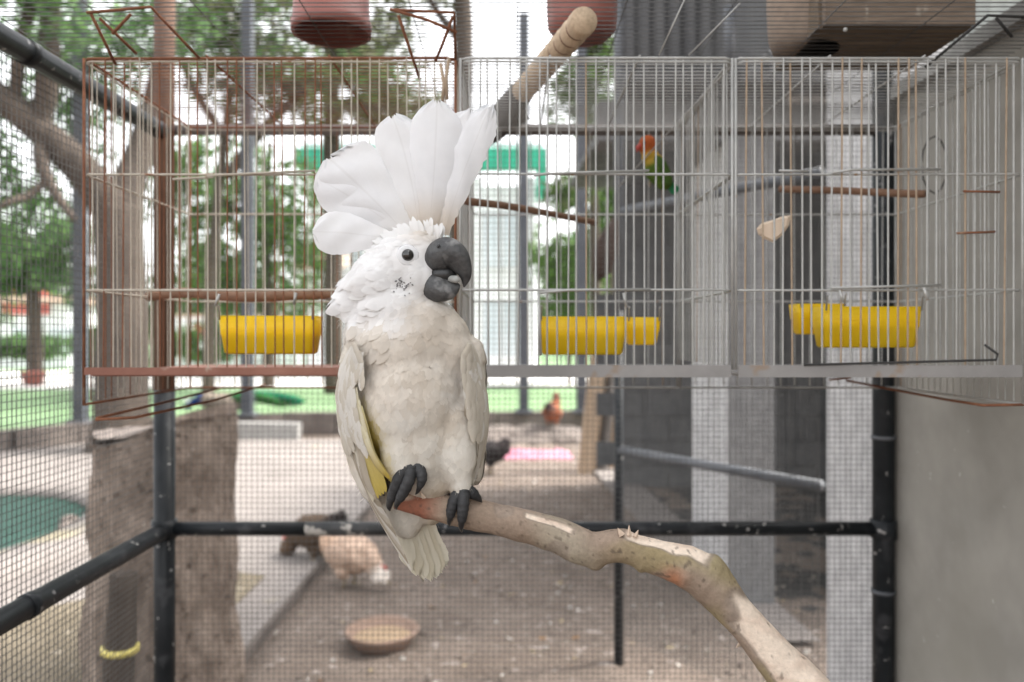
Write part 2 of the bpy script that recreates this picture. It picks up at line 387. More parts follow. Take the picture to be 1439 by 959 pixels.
# ---------------------------------------------------------------- wire mesh sheets
def wire_sheet(o, u, v, lu, lv, pitch, r, jit=.0008, seg=5):
    """o corner, u and v unit directions; square wires along both"""
    mb=MB(); o=V(o); u=V(u); v=V(v); n=u.cross(v)
    def wire(p,q,side,off):
        vs=[]; fs=[]
        for i in range(seg+1):
            c_=p+(q-p)*(i/seg)+side*random.uniform(-jit,jit)+n*(off+random.uniform(-jit,jit))
            for (a,b) in ((-1,-1),(1,-1),(1,1),(-1,1)): vs.append(c_+side*a*r+n*b*r)
        for i in range(seg):
            for k in range(4): fs.append((i*4+k,i*4+(k+1)%4,(i+1)*4+(k+1)%4,(i+1)*4+k))
        mb.add(vs,fs)
    pu,pv=pitch if hasattr(pitch,'__len__') else (pitch,pitch)
    k=0
    while k*pu<=lu: wire(o+u*k*pu,o+u*k*pu+v*lv,u,r*.9); k+=1
    k=0
    while k*pv<=lv: wire(o+v*k*pv,o+v*k*pv+u*lu,v,-r*.9); k+=1
    return mb
def pipe(mb,a,b,r,n=14,seg=1): return mb.tube([V(a)+(V(b)-V(a))*(i/seg) for i in range(seg+1)],r,n)
PITCH=.0127
bf=thing('mesh_fence','black steel pipe frame covered with fine square wire mesh behind the cages','fence',((XL+XR)/2,D,0))
tag(wire_sheet((XL,D+.026,.12),(1,0,0),(0,0,1),XR-XL,1.65,PITCH,.00047).build('wire_mesh',M['mesh'],bf),kind='stuff')
xr=(1241-CX)/F*D
zj=P(0,548,D).z
mb=MB(); pipe(mb,(XL,D,0),(XL,D,zj),.0235); po=mb.build('post',M['pipe'],bf,True)
mb=MB(); pipe(mb,(XL,D,zj),(XL,D,2.6),.0225); mb.build('rusty_post_top',M['pipe_rust'],po,True)
mb=MB(); pipe(mb,(xr,D,0),(xr,D,2.6),.0235); mb.build('post',M['pipe'],bf,True)
for z_ in (.35,.70,1.05):
    mb=MB(); mb.tube([(xr,D,z_-.004),(xr,D,z_+.004)],.0262,14); mb.build('tie_ring',M['pipe_grey'],bf,True)
xa=(430-CX)/F*D; xb=(600-CX)/F*D
for a,b,m_ in ((XL+.02,xa,'pipe'),(xa,xb,'pipe_dirty'),(xb,xr-.02,'pipe')):
    mb=MB(); pipe(mb,(a,D,ZB),(b,D,ZB),.0155); mb.build('lower_rail',M[m_],bf,True)
mb=MB(); mb.tube([(XL,D,ZB-.02),(XL,D,ZB+.02)],.029,14); mb.build('clamp',M['pipe'],bf,True)
mb=MB(); mb.tube([(xr,D,ZB-.02),(xr,D,ZB+.02)],.029,14); mb.build('clamp',M['pipe'],bf,True)
mb=MB(); pipe(mb,(XL+.02,D,ZT),(xr-.02,D,ZT),.0125); mb.build('upper_rail',M['rail_grey'],bf,True)
lf=thing('mesh_fence','side panel of fine wire mesh with black pipe rails facing the pond','fence',(XL,.8,0))
tag(wire_sheet((XL-.024,.3,.12),(0,1,0),(0,0,1),D-.3,1.65,PITCH,.00056).build('wire_mesh',M['mesh'],lf),kind='stuff')
for z_ in (ZT-.006,ZB-.004):
    mb=MB(); pipe(mb,(XL,.2,z_),(XL,D-.02,z_),.0195); mb.build('rail',M['pipe'],lf,True)
    for y_ in (1.26,):
        mb=MB(); mb.tube([(XL,y_-.012,z_),(XL,y_+.012,z_)],.0215,14); mb.build('joint',M['pipe'],lf,True)
rf=tag(wire_sheet((XL,.9,ZR),(1,0,0),(0,1,0),XR-XL,D-.9,(.16,.0165),.00062,.0007).build('roof_mesh',M['mesh']),'wire mesh roof stretched over the cages carrying the pots','mesh roof')
# second mesh fence, running from a thin black post to the wall end coloured as lit
P0=V((.407,2.93,0)); fd=V((.569,-.822,0)).normalized(); P1=P0+fd*.86
sf=thing('mesh_fence','slanting wire mesh fence with grey rails in front of the shed','fence',P0)
tag(wire_sheet(P0+V((0,0,.15)),fd,(0,0,1),.86,1.9,PITCH,.0005).build('wire_mesh',M['mesh'],sf),kind='stuff')
mb=MB(); pipe(mb,P0,P0+V((0,0,H+.1)),.0185); mb.build('post',M['pipe'],sf,True)
mb=MB(); pipe(mb,P0+V((0,0,H+.1)),P0+V((0,0,2.9)),.0195); mb.build('grey_post_top',M['pipe_grey'],sf,True)
for z_ in (H+.475,H-.432):
    mb=MB(); pipe(mb,P0+V((0,0,z_)),P1+V((0,0,z_)),.0165); mb.build('rail',M['pipe_grey'],sf,True)
mb=MB(); pipe(mb,P(1025,10,2.45),P(1025,96,2.45),.016); tag(mb.build('pipe_stub',M['pipe_grey'],smooth=True),'short grey pipe hanging in front of the shed gable','pipe')

# outer steel columns along the kerb
for x,d,lab,y0 in ((113,9.0,'grey steel column standing on the kerb by the big leaning tree',585),(348,9.75,'grey steel column rising behind the peacock',585),(736,10.2,'grey steel column in front of the white building wall',585),(817,10.2,'grey steel column standing behind the leaning boards',585)):
    a=P(x,0,d); t=thing('steel_column',lab,'column',(a.x,d,.2),'steel columns along the kerb')
    mb=MB(); mb.box((a.x,d,2.9),(.13,.13,5.3)); mb.build('shaft',M['column_grey'],t)
    mb=MB(); mb.box((a.x,d,.29),(.24,.24,.03)); mb.build('base_plate',M['pipe_grey'],t)

# pond
pc=V((-3.75,4.55,0)); t=thing('pond','round green pond with pale concrete rim behind the side fence','pond',pc)
mb=MB(); mb.lathe([(1.02,.062),(1.02,.13),(1.30,.13),(1.34,.10),(1.36,.062)],pc,64,sx=1.03,sy=1.2); 
mb.f=[f for f in mb.f if len(f)==4]; mb.build('rim',M['concrete_floor'],t,True)
mb=MB(); mb.lathe([(.001,.085),(1.03,.085)],pc,64,sx=1.03,sy=1.2); mb.f=[f for f in mb.f if len(f)==4]; mb.build('water_surface',M['water'],t)
for a,r_ in ((14,1.0),(26,.98)):
    mb=MB(); q=pc+V((r_*math.cos(R(a)),r_*math.sin(R(a)),.09)); mb.ell(q,(.06,.045,.035),(0,0,a)); mb.build('stone',M['kerb'],t,True)
# dark soil band in front of the pond
M['olive_soil']=pm('olive_soil',(.13,.105,.07),(.23,.19,.135),3,.95,.8,.02,fine=40,spots=((.30,.26,.2),16,.62,.72))
mb=MB(); mb.add([(-1.25,1.5,.066),(-1.25,3.9,.066),(-1.5,4.0,.066),(-2.2,3.35,.066),(-3.3,2.75,.066),(-3.3,1.5,.066)],[(0,1,2,3,4,5)]); tag(mb.build('soil_strip',M['olive_soil']),kind='structure')
# stump
def lumpy_trunk(path, rad, n, amp, sc_, ends=True, col=None):
    """tapered trunk with uneven bark; path rows x,y,z"""
    mb=MB(); mb.tube(path,rad,n,True)
    out=[]
    m=len(path)
    for i,p in enumerate(mb.v):
        k=i//n; c_=V(path[min(k,m-1)]); v=V(p)-c_
        f=1+amp*noise.noise(V(p)*sc_)+amp*.5*noise.noise(V(p)*sc_*3.1)
        out.append(tuple(c_+v*f))
    mb.v=out; return mb
sp=P(232,600,2.75); sx=sp.x
t=thing('tree_stump','tall rough brown tree stump standing behind the corner post','stump',(sx,2.75,0))
NS=96; path=[(sx+.012*math.sin(k*.16),2.75,.965*k/NS) for k in range(NS+1)]
mb=MB(); mb.tube(path,[.258-.03*min(1,k/NS*1.4) for k in range(NS+1)],150,True)
for i,v in enumerate(mb.v):
    c_=V(path[min(i//150,NS)]); r_=V(v)-c_; q=V(v)
    a_=math.atan2(r_.y,r_.x)
    rid=noise.noise(V((math.cos(a_)*7,math.sin(a_)*7,q.z*2.2)))+.6*noise.noise(V((math.cos(a_)*17,math.sin(a_)*17,q.z*6)))+.35*noise.noise(V((math.cos(a_)*36,math.sin(a_)*36,q.z*26)))
    f=1+.10*noise.noise(q*5)+.055*rid
    p=c_+r_*f; z=p.z
    if z>.92: z+= .025*noise.noise((p.x*5,p.y*5,1))+.03*(p.x-sx)/.2
    mb.v[i]=(p.x,p.y,z)
mb.f=[f for f in mb.f if len(f)==4]; mb.build('bark',M['stump'],t,True)
mb=MB(); vs=[]; 
for k in range(6):
    for j in range(36):
        a=2*math.pi*j/36; r_=.235*k/5; x=sx+.01+r_*math.cos(a); y=2.75+r_*math.sin(a); vs.append((x,y,0.968+.025*noise.noise((x*5,y*5,1))+.03*(x-sx)/.2+.012*noise.noise((x*20,y*20,0))))
mb.add(vs,[(k*36+j,k*36+(j+1)%36,(k+1)*36+(j+1)%36,(k+1)*36+j) for k in range(5) for j in range(36)]); mb.build('cut_top',M['stump_top'],t,True)
q=P(165,912,2.33); t=thing('wooden_post','short dark wooden post with a yellow tape band leaning beside the stump','post',(q.x,2.33,0))
lumpy_trunk([(q.x-.01+.03*k/12,2.33,.56*k/12) for k in range(13)],[.052-.001*k for k in range(13)],16,.08,14).build('shaft',M['bark'],t,True)
mb=MB(); mb.tube([(q.x+.008,2.33,q.z-.008),(q.x+.009,2.33,q.z+.008)],.053,20); mb.build('tape_band',M['tape'],t,True)

# ---------------------------------------------------------------- trees
def leafcloud(mb, blobs_, count, size, cols, flat=.5):
    """leaf-sized folded faces spread through ellipsoids, thinned by noise so that gaps stay"""
    count=int(count*2.1); tot=sum(b[1][0]*b[1][2] for b in blobs_)
    for c_,r_ in blobs_:
        n=int(count*r_[0]*r_[2]/tot); k=0; tries=0
        while k<n and tries<n*6:
            tries+=1
            v=V((random.gauss(0,1),random.gauss(0,1),random.gauss(0,1))); v.normalize(); v*=random.random()**.45
            p=V((c_[0]+v.x*r_[0],c_[1]+v.y*r_[1],c_[2]+v.z*r_[2]))
            s0=size*6
            if noise.noise(p/s0)+.5*noise.noise(p/s0*2.3)<-.10: continue
            k+=1
            s=size*random.uniform(.6,1.3)
            a=V((random.gauss(0,1),random.gauss(0,1),random.gauss(0,.6)-.3)).normalized(); b_=a.orthogonal().normalized()
            b_=Matrix.Rotation(random.uniform(0,6.28),3,a)@b_; n_=a.cross(b_)
            cc=random.choice(cols); f=random.uniform(.75,1.25); cc=tuple(x*f for x in cc)
            mb.add([p,p+a*s*.5+b_*s*.28+n_*s*.06,p+a*s,p+a*s*.5-b_*s*.28+n_*s*.06],[(0,1,2,3)],col=cc)
    return mb
GR=[(.09,.18,.06),(.12,.22,.07),(.15,.26,.085),(.07,.14,.055)]
YG=[(.11,.20,.04),(.14,.24,.06),(.09,.17,.04)]
OL=[(.14,.17,.07),(.17,.20,.09),(.12,.12,.065),(.20,.19,.12)]
def pb(x,y,d,rx,ry,rd=None):   # crown ellipsoid from its pixel outline at its distance
    return (P(x,y,d),(rx/F*d,(rd if rd else max(rx,ry)/F*d*.8),ry/F*d))
def tree(label, base, limbs, crown, count, leaf, cols, mat='bark'):
    t=thing('leafy_tree',label,'tree',base)
    for i,l in enumerate(limbs):
        pts=smoothpath(l,5)
        mb=lumpy_trunk([p[:3] for p in pts],[p[3] for p in pts],14 if i==0 else 9,.12,3)
        mb.build('trunk' if i==0 else 'limb',M[mat],t,True)
    if crown: leafcloud(MB(),crown,count,leaf,cols).build('crown',M['leaf'],t)
    return t
def L_(d,rows): return [(*P(x,y,d+(q[0] if q else 0)),r) for x,y,r,*q in rows]
b=P(168,640,8.3); 
tree('big leaning tree with thick forked limbs beside the pond',(b.x,8.3,0),[
  [(b.x,8.3,-.1,.40)]+L_(8.3,[(170,600,.29),(172,500,.265),(170,380,.25),(164,290,.25)]),
  L_(8.3,[(164,300,.23),(120,245,.18,-.2),(60,185,.16,-.4),(-10,130,.15,-.6),(-90,60,.12,-.8)]),
  L_(8.3,[(167,300,.20),(200,200,.14,.3),(228,90,.12,.5),(236,-30,.10,.6)]),
  L_(8.3,[(50,195,.10,-.4),(66,120,.11,-.5),(70,40,.10,-.6),(66,-60,.09,-.7)]),
  L_(8.3,[(60,190,.08,-.4),(58,230,.07,-.5),(80,275,.05,-.5),(105,310,.03,-.5)]),
  L_(8.3,[(70,250,.045,-.5),(40,275,.04,-.6),(10,285,.03,-.8),(-30,310,.02,-.9)]),
  L_(8.3,[(20,150,.07,-.5),(30,60,.06,-.7),(50,-20,.05,-.8)])],
  [pb(40,-20,7.4,150,90),pb(90,130,9.6,130,110),pb(180,30,9.2,120,90),pb(20,260,9.4,90,110)],2600,.11,GR)
tree('olive leafed tree spreading behind the left cage',(P(330,600,15).x,15,0),[
  L_(15,[(292,572,.13),(296,420,.11),(306,280,.09),(325,120,.08)]),L_(15,[(318,250,.12),(380,170,.1),(440,120,.07)]),L_(15,[(320,200,.1),(270,120,.08),(250,60,.05)])],
  [pb(300,60,15,110,80),pb(420,120,15,130,70),pb(350,0,14.5,140,60),pb(520,130,16,120,50)],3400,.17,OL+GR[:2])
tree('slender tree with pale yellow green leaves by the green awning',(P(377,600,19).x,19,0),[
  L_(19,[(377,546,.16),(376,420,.13),(374,300,.1),(380,200,.06)]),L_(19,[(376,330,.07),(340,270,.05),(310,230,.03)])],
  [pb(320,290,19,100,100),pb(400,300,19,70,100),pb(290,390,18.5,80,70),pb(250,250,19.5,60,90),pb(420,390,19.5,50,60)],3400,.2,YG+GR[:2])
tree('dense dark green tree behind the pond lawn',(P(45,550,20).x,20,0),[
  L_(20,[(50,540,.2),(48,440,.17),(40,330,.12)])],[pb(30,390,20,85,75),pb(70,330,20,60,60),pb(-40,350,20,80,80)],2400,.22,GR)
tree('tall tree with slim grey trunk rising behind the crest of the cockatoo',(P(645,600,12).x,12,0),[
  L_(12,[(648,600,.2),(647,420,.17),(645,250,.16),(652,100,.15),(648,-40,.14)]),L_(12,[(648,60,.08),(610,10,.06),(570,-60,.04)])],
  [pb(600,-60,12,120,70),pb(560,40,13,40,50)],900,.14,OL)
tree('straight trunked tree between the pots far behind',(P(466,600,17).x,17,0),[
  L_(17,[(470,556,.22),(468,400,.2),(466,200,.19),(466,0,.17),(466,-120,.14)]),L_(17,[(466,150,.12),(520,140,.11),(580,150,.09),(630,150,.05)])],
  [pb(500,60,17,70,60),pb(450,-40,17,110,50),pb(540,150,17.3,80,32)],1700,.17,OL)
tree('thin tree with light leaves near the shed gable',(P(838,600,16).x,16,0),[
  L_(16,[(842,560,.14),(838,420,.12),(832,250,.1),(826,120,.07)])],[pb(815,140,16,45,60),pb(850,60,16,40,50),pb(800,270,16,40,40)],1300,.16,YG+OL[:2])
for x,y,d,rx,ry,lab,cols,cnt in ((800,385,20,62,105,'bright yellow green bush beyond the leaning boards',YG,1800),(860,300,19,40,60,'pale green shrub beside the shed post',YG,700),
      (45,487,24,95,16,'clipped hedge behind the white path',GR,1500),(160,495,16,50,38,'sunlit yellow green bush at the foot of the leaning tree',YG,900),(290,480,23,60,30,'low green bush under the slender tree',GR+YG,700)):
    c_=P(x,y,d); t=thing('bush',lab,'bush',(c_.x,d,0))
    zb=c_.z-ry/F*d; 
    if zb>.3:
        mb=MB(); mb.tube([(c_.x,d,0),(c_.x,d,c_.z)],.06,8); mb.build('stem',M['bark'],t)
    leafcloud(MB(),[pb(x,y,d,rx,ry)],cnt,.2,cols).build('crown',M['leaf'],t)
# far tree belt that closes the horizon
mb=MB()
for i in range(34):
    x=-48+i*2.9+random.uniform(-1,1); 
    if -9<x<4 and random.random()<.4: continue
    h=random.uniform(5,10); leafcloud(mb,[((x,52+random.uniform(-6,6),h*.55),(3.2,3,h*.55))],260,.75,GR+OL)
tag(mb.build('far_wood',M['leaf']),kind='stuff')

# ---------------------------------------------------------------- buildings beyond the lawn
t=thing('white_building','white pavilion with green eave and pale windows across the lawn','building',(-2.4,24,0))
x0,x1=P(432,0,24).x,P(756,0,24).x
mb=MB(); mb.box(((x0+x1)/2,25.6,3.0),(x1-x0,3,6.0)); mb.build('wall',M['white_wall'],t)
mb=MB(); mb.box(((x0+x1)/2,23.8,6.75),(x1-x0+.5,.5,.62)); mb.build('eave',M['green_paint'],t)
mb=MB(); mb.box((x1+.1,23.82,6.2),(.32,.46,1.3)); mb.build('downpipe_box',M['green_paint'],t)
mb=MB(); mb.box(((x0+x1)/2,25.5,7.2),(x1-x0+.3,3.2,.25)); mb.build('roof',M['white_wall'],t)
for k in range(5):
    mb=MB(); xx=x0+.3+(x1-x0-.6)*k/4; mb.box((xx,23.95,3.1),(.42,.3,6.2)); mb.build('column',M['white_wall'],t)
for k in range(4):
    for z_ in (1.5,4.3):
        xx=x0+.3+(x1-x0-.6)*(k+.5)/4; mb=MB(); mb.box((xx,24.09,z_),(1.1,.04,1.7)); wd=mb.build('window',M['pane'],t)
        mb=MB(); mb.box((xx,24.06,z_),(.06,.03,1.7)); mb.box((xx,24.055,z_-.87),(1.3,.06,.06)); mb.build('frame',M['white_wall'],wd)
t=thing('house','white house with red signboard beyond the hedge','building',(-16,31,0))
a,b=P(-60,0,31).x,P(95,0,31).x
mb=MB(); mb.box(((a+b)/2,33,1.3),(b-a,4,2.6)); mb.build('wall',M['white_wall'],t)
mb=MB(); q=P(35,425,30.9); mb.box((q.x,30.93,q.z),(1.9,.1,1.0)); mb.build('signboard',M['red_paint'],t)
mb=MB(); mb.box(((a+b)/2,32.8,2.75),(b-a+.6,4.6,.25)); mb.build('roof',M['roof_tan'],t)
for k in range(3):
    mb=MB(); mb.box((a+1.2+k*1.5,30.97,1.1),(.9,.06,1.1)); mb.build('window',M['pane'],t)
t=thing('garden_wall','low white wall behind the lawn left of the pavilion','wall',(-9,29,0))
a,b=P(225,0,29).x,P(440,0,29).x; mb=MB(); mb.box(((a+b)/2,29,1.0),(b-a,.3,2.0)); mb.build('panel',M['white_wall'],t)
mb=MB(); mb.box(((a+b)/2,29,2.05),(b-a+.1,.4,.1)); mb.build('coping',M['roof_tan'],t)
q=P(284,465,28.6); mb=MB(); mb.box((q.x,28.7,q.z),(.7,.05,.5)); mb.build('red_notice',M['red_paint'],t)
t=thing('awning','peach awning of a kiosk beside the pavilion','awning',P(450,480,22))
q=P(452,368,22); mb=MB(); mb.box((q.x,22,q.z),(1.3,1.2,.3),(R(12),0,0)); mb.build('canopy',M['roof_tan'],t)
for sx_ in (-.55,.55):
    mb=MB(); mb.tube([(q.x+sx_,21.6,0),(q.x+sx_,21.6,q.z)],.035,8); mb.build('pole',M['white_wall'],t)
q=P(47,503,19.5); mb=MB(); mb.lathe([(.20,0),(.28,.32),(.31,.32),(.31,.38),(.26,.38),(.24,.30)],(q.x,19.5,.02),20); tag(mb.build('planter',M['pot'],smooth=True),'round red planter on the lawn before the hedge','planter')

# ================================================================== THINGS IN THE YARD
def fluffy(parts, voxel, amp, scl, colf, it=5):
    vs,fs,ns=blobs(parts,voxel,it); mb=MB(); out=[]; cols=[]
    for p,n in zip(vs,ns):
        out.append(p+n*(amp*noise.noise(p*scl)+amp*.6*noise.noise(p*scl*2.7))); cols.append(colf(p))
    mb.add(out,fs,None,cols); return mb
M['fluff']=vcol('fluff',rough=.9,var=.35,vscale=45,bmp=.8,bdist=.006,spec=.15)
M['skin_red']=pm('skin_red',(.35,.05,.04),(.45,.08,.06),30,.6,.3,.001)
M['horn']=pm('horn',(.22,.17,.11),(.32,.26,.18),30,.5,.1)
M['eye_black']=pm('eye_black',(.008,.007,.006),(.012,.01,.01),30,.08,0,spec=.8)
def hen(label, loc, ang, s, body, headc, tailc, peck, legc='horn', z0=0.0):
    t=thing('hen',label,'hen',loc); Mx=Matrix.Translation(V(loc))@Matrix.Rotation(ang,4,'Z')@Matrix.Scale(s,4)
    W=lambda x,y,z: Mx@V((x,y,z))
    hp=(.20,0,.085) if peck else (.15,0,.34); mid=(.15,0,.15) if peck else (.12,0,.27)
    S=lambda *r: tuple(q*s for q in r); ro=(0,0,ang)
    parts=[(W(0,0,.18),S(.135,.095,.10),ro),(W(.07,0,.18),S(.09,.085,.09),ro),(W(-.10,0,.22),S(.075,.06,.075),ro),(W(-.13,0,.26),S(.045,.04,.055),ro),
           (W(*mid),S(.055,.05,.06),ro),(W((mid[0]+hp[0])/2,0,(mid[2]+hp[2])/2),S(.045,.042,.05),ro),(W(*hp),S(.05,.047,.05),ro),
           (W(0,.045,.105),S(.045,.035,.05),ro),(W(0,-.045,.105),S(.045,.035,.05),ro)]
    hw=W(*hp); tw=W(-.13,0,.26)
    def cf(p):
        f=1+.25*noise.noise(p*30)
        a=max(0,min(1,1.6-(p-hw).length/(.05*s))); b=max(0,min(1,1.5-(p-tw).length/(.08*s)))
        return tuple((c*(1-a)*(1-b)+h*a+tl*b*(1-a))*f for c,h,tl in zip(body,headc,tailc))
    fluffy(parts,.009*s,.012*s,26/s,cf).build('body',M['fluff'],t,True)
    for sd in (-1,1):
        mb=MB(); mb.tube([W(.0,.045*sd,.09),W(.01,.045*sd,.05),W(.0,.045*sd,.006)],.009*s,8)
        lg=mb.build('leg',M[legc],t,True)
        for a in (-35,0,35,180):
            l=.045 if a!=180 else .022; mb=MB(); mb.tube([W(0,.045*sd,.008),W(l*math.cos(R(a)),.045*sd+l*math.sin(R(a)),.004)],[.006*s,.003*s],6); mb.build('toe',M[legc],lg,True)
        mb=MB(); e=W(hp[0]+.018,hp[1]+.034*sd,hp[2]+.01); mb.ell(e,S(.006,.006,.006),None,8,6); mb.build('eye',M['eye_black'],t,True)
        mb=MB(); c0=W(-.01,.088*sd,.185); mb.ell(c0,S(.085,.018,.05),(0,R(12),ang)); mb.c=[(*[q*.85 for q in body],1)]*len(mb.v); mb.build('wing',M['fluff'],t,True)
    dz=-.03 if peck else -.012
    mb=MB(); mb.tube([W(hp[0]+.03,0,hp[2]-.005),W(hp[0]+.065,0,hp[2]+dz-.01)],[.012*s,.002*s],8); mb.build('beak',M['horn'],t,True)
    mb=MB(); mb.ell(W(hp[0]+.015,0,hp[2]+.045),S(.026,.006,.016),ro,10,6); mb.build('comb',M['skin_red'],t,True)
    return t
q=G(490,832); hen('buff fluffy hen with white head pecking near the clay dish',(q.x,q.y,.02),R(-25),.96,(.62,.45,.345),(.84,.80,.74),(.62,.42,.30),True)
q=G(448,800); hen('dark brown hen standing behind the dirty rail',(q.x,q.y,.02),R(160),1.0,(.10,.07,.05),(.14,.09,.06),(.03,.025,.025),True)
q=G(690,668); hen('black hen with pale head beside the pink cloth',(q.x,q.y,.02),R(175),1.05,(.04,.035,.035),(.45,.36,.30),(.05,.04,.04),True)
q=G(776,622); hen('rust brown hen standing on the soil mound',(q.x,q.y,.16),R(70),1.1,(.30,.11,.06),(.10,.06,.05),(.04,.03,.03),False)
# peacock
def peacock():
    q=G(330,608); loc=V((q.x-.1,q.y-.15,.0)); t=thing('peacock','peacock with brown barred back and folded green train near the kerb','peacock',loc)
    W=lambda x,y,z: loc+V((x,y,z))
    bl=(.02,.05,.16); br=(.30,.25,.20); bk=(.03,.035,.035)
    def cf(p):
        l=p-loc
        if l.x<-.26: return bl
        if l.z<.34: return bk
        k=.5+.5*math.sin(l.x*110+noise.noise(p*12)*4); return tuple(c*(.55+.6*k) for c in br)
    parts=[(W(0,0,.42),(.24,.12,.12),(0,R(6),0)),(W(-.2,0,.44),(.12,.10,.12),None),(W(-.29,0,.47),(.09,.06,.07),(0,R(-15),0)),(W(-.38,0,.42),(.08,.045,.045),None),(W(-.46,0,.36),(.055,.042,.045),None),(W(.1,0,.36),(.14,.09,.09),None)]
    fluffy(parts,.012,.006,20,cf).build('body',M['fluff'],t,True)
    for k in range(28):
        y=random.uniform(-.12,.12); z1=random.uniform(-.04,.05); mb=MB(); a=W(.12,y*.5,.48+random.uniform(-.03,.03)); b=W(random.uniform(.75,1.05),y*1.3,.40+z1)
        n=7; pts=[a+(b-a)*(i/n)+V((0,0,.05*math.sin(math.pi*i/n))) for i in range(n+1)]
        gcol=random.choice([(.02,.16,.08),(.03,.22,.12),(.05,.18,.05),(.06,.13,.04)])
        mb.tube(pts,[.02,.045,.055,.055,.055,.055,.05,.02],6,True,.5,gcol); mb.build('train_feather',M['fluff'],t,True)
    for sd in (-1,1):
        mb=MB(); mb.tube([W(.02,.05*sd,.33),W(.04,.05*sd,.17),W(.0,.05*sd,.012)],.011,8); mb.build('leg',M['horn'],t,True)
        mb=MB(); mb.ell(W(-.49,.036*sd,.37),(.007,.005,.007),None,8,6); mb.build('eye',M['eye_black'],t,True)
    mb=MB(); mb.tube([W(-.50,0,.35),W(-.56,0,.32)],[.014,.002],8); mb.build('beak',M['horn'],t,True)
    for k in range(6):
        mb=MB(); mb.tube([W(-.46,0,.40),W(-.47+.02*k-.04,.01*(k-2.5),.46)],[.002,.006],5); mb.build('crest_feather',M['fluff'],t)
peacock()
# clay dish, pink cloth, mound, boards
q=G(537,913); t=thing('clay_dish','wide clay feeding dish with tan feed on the soil','dish',(q.x,q.y,.02))
mb=MB(); mb.lathe([(.09,0),(.11,.0),(.142,.05),(.152,.062),(.146,.068),(.136,.058),(.11,.026),(.001,.022)],(q.x,q.y,.02),32); mb.build('bowl',M['clay'],t,True)
mb=MB(); mb.lathe([(.120,.034),(.07,.042),(.001,.038)],(q.x,q.y,.02),28); mb.f=[f for f in mb.f if len(f)==4]; mb.build('feed',M['feed'],t,True)
cr_=random.Random(5); mb=MB()
for k in range(900):
    x=cr_.uniform(-1.0,1.6); y=2.2+cr_.random()**1.4*5.5; r_=cr_.uniform(.004,.013); cc_=cr_.choice([(.30,.26,.22),(.14,.11,.09),(.42,.39,.35),(.2,.16,.13)])
    mb.ell((x,y,.022+.3*r_),(r_*cr_.uniform(.8,1.6),r_,r_*.6),(0,0,cr_.uniform(0,3)),6,4,col=cc_)
tag(mb.build('gravel',M['vcol']),kind='stuff')
mb=MB()
for k in range(260):
    x=cr_.uniform(-1.0,1.4); y=2.2+cr_.random()**1.3*5.5; a=cr_.uniform(0,6.28); l=cr_.uniform(.015,.05); d_=V((math.cos(a),math.sin(a),cr_.uniform(0,.2))); e2=V((-d_.y,d_.x,.15))*l*cr_.uniform(.08,.35); p=V((x,y,.034))
    mb.add([p-d_*l*.5,p+e2,p+d_*l*.5,p-e2],[(0,1,2,3)],col=cr_.choice([(.45,.36,.22),(.22,.13,.07),(.36,.28,.16),(.6,.56,.5)]))
tag(mb.build('leaf_litter',M['vcol']),kind='stuff')
a,b=G(690,648),G(806,650); mb=uneven(a.x,b.x,a.y-.1,a.y+.4,40,20,.03,.07,6); tag(mb.build('pink_cloth',M['pink'],smooth=True),'crumpled pink cloth spread on the soil','cloth')
c0=G(735,622); vs,fs,ns=blobs([((c0.x+.1*k,c0.y+.1*math.sin(k*2),.0),(.35,.3,.16+.05*math.sin(k*1.7)),None) for k in range(-6,7)],.03,3)
mb=MB(); mb.add([p+n*.03*noise.noise(p*9) for p,n in zip(vs,ns)],fs); tag(mb.build('soil_mound',M['kerb'],smooth=True),'low dark mound of soil and roots in front of the lawn','mound')
t=thing('leaning_boards','two tan boards and a dark trunk leaning together in the yard','boards',G(840,672))
g0=G(826,668); g1=G(862,664)
def plank(name,a,b,wd,th,m,par):
    a=V(a); b=V(b); mb=MB(); wx=V((wd/2,0,0)); ty=V((0,th/2,0)); mb.add([p+sx_*wx+sy_*ty for p in (a,b) for sx_ in (-1,1) for sy_ in (-1,1)],[(0,1,3,2),(4,6,7,5),(0,4,5,1),(2,3,7,6),(0,2,6,4),(1,5,7,3)]); return mb.build(name,M[m],par)
k=g0.y; plank('board',(g0.x-.02,k,0),P(842,500,k+.0),.16,.04,'board',t); plank('board',(g1.x-.0,k+.1,0),P(860,500,k+.15),.12,.04,'board',t)
mb=lumpy_trunk([tuple(V((P(842,672,k+.05)))+(P(858,495,k+.12)-P(842,672,k+.05))*(i/14)) for i in range(15)],[.075-.001*i for i in range(15)],14,.12,9); mb.build('dark_trunk',M['dark_wood'],t,True)
# hanging strip of bark
q=P(852,352,2.75); mb=MB()
mb.tube([P(864,308,2.78),P(858,330,2.77),P(850,355,2.76),P(845,380,2.75),P(842,396,2.75)],[.012,.034,.046,.036,.003],10,True,.5); o=tag(mb.build('bark_strip',M['hanging_bark'],smooth=True),'dark brown curled bark strip hanging near the thin black post','bark strip')

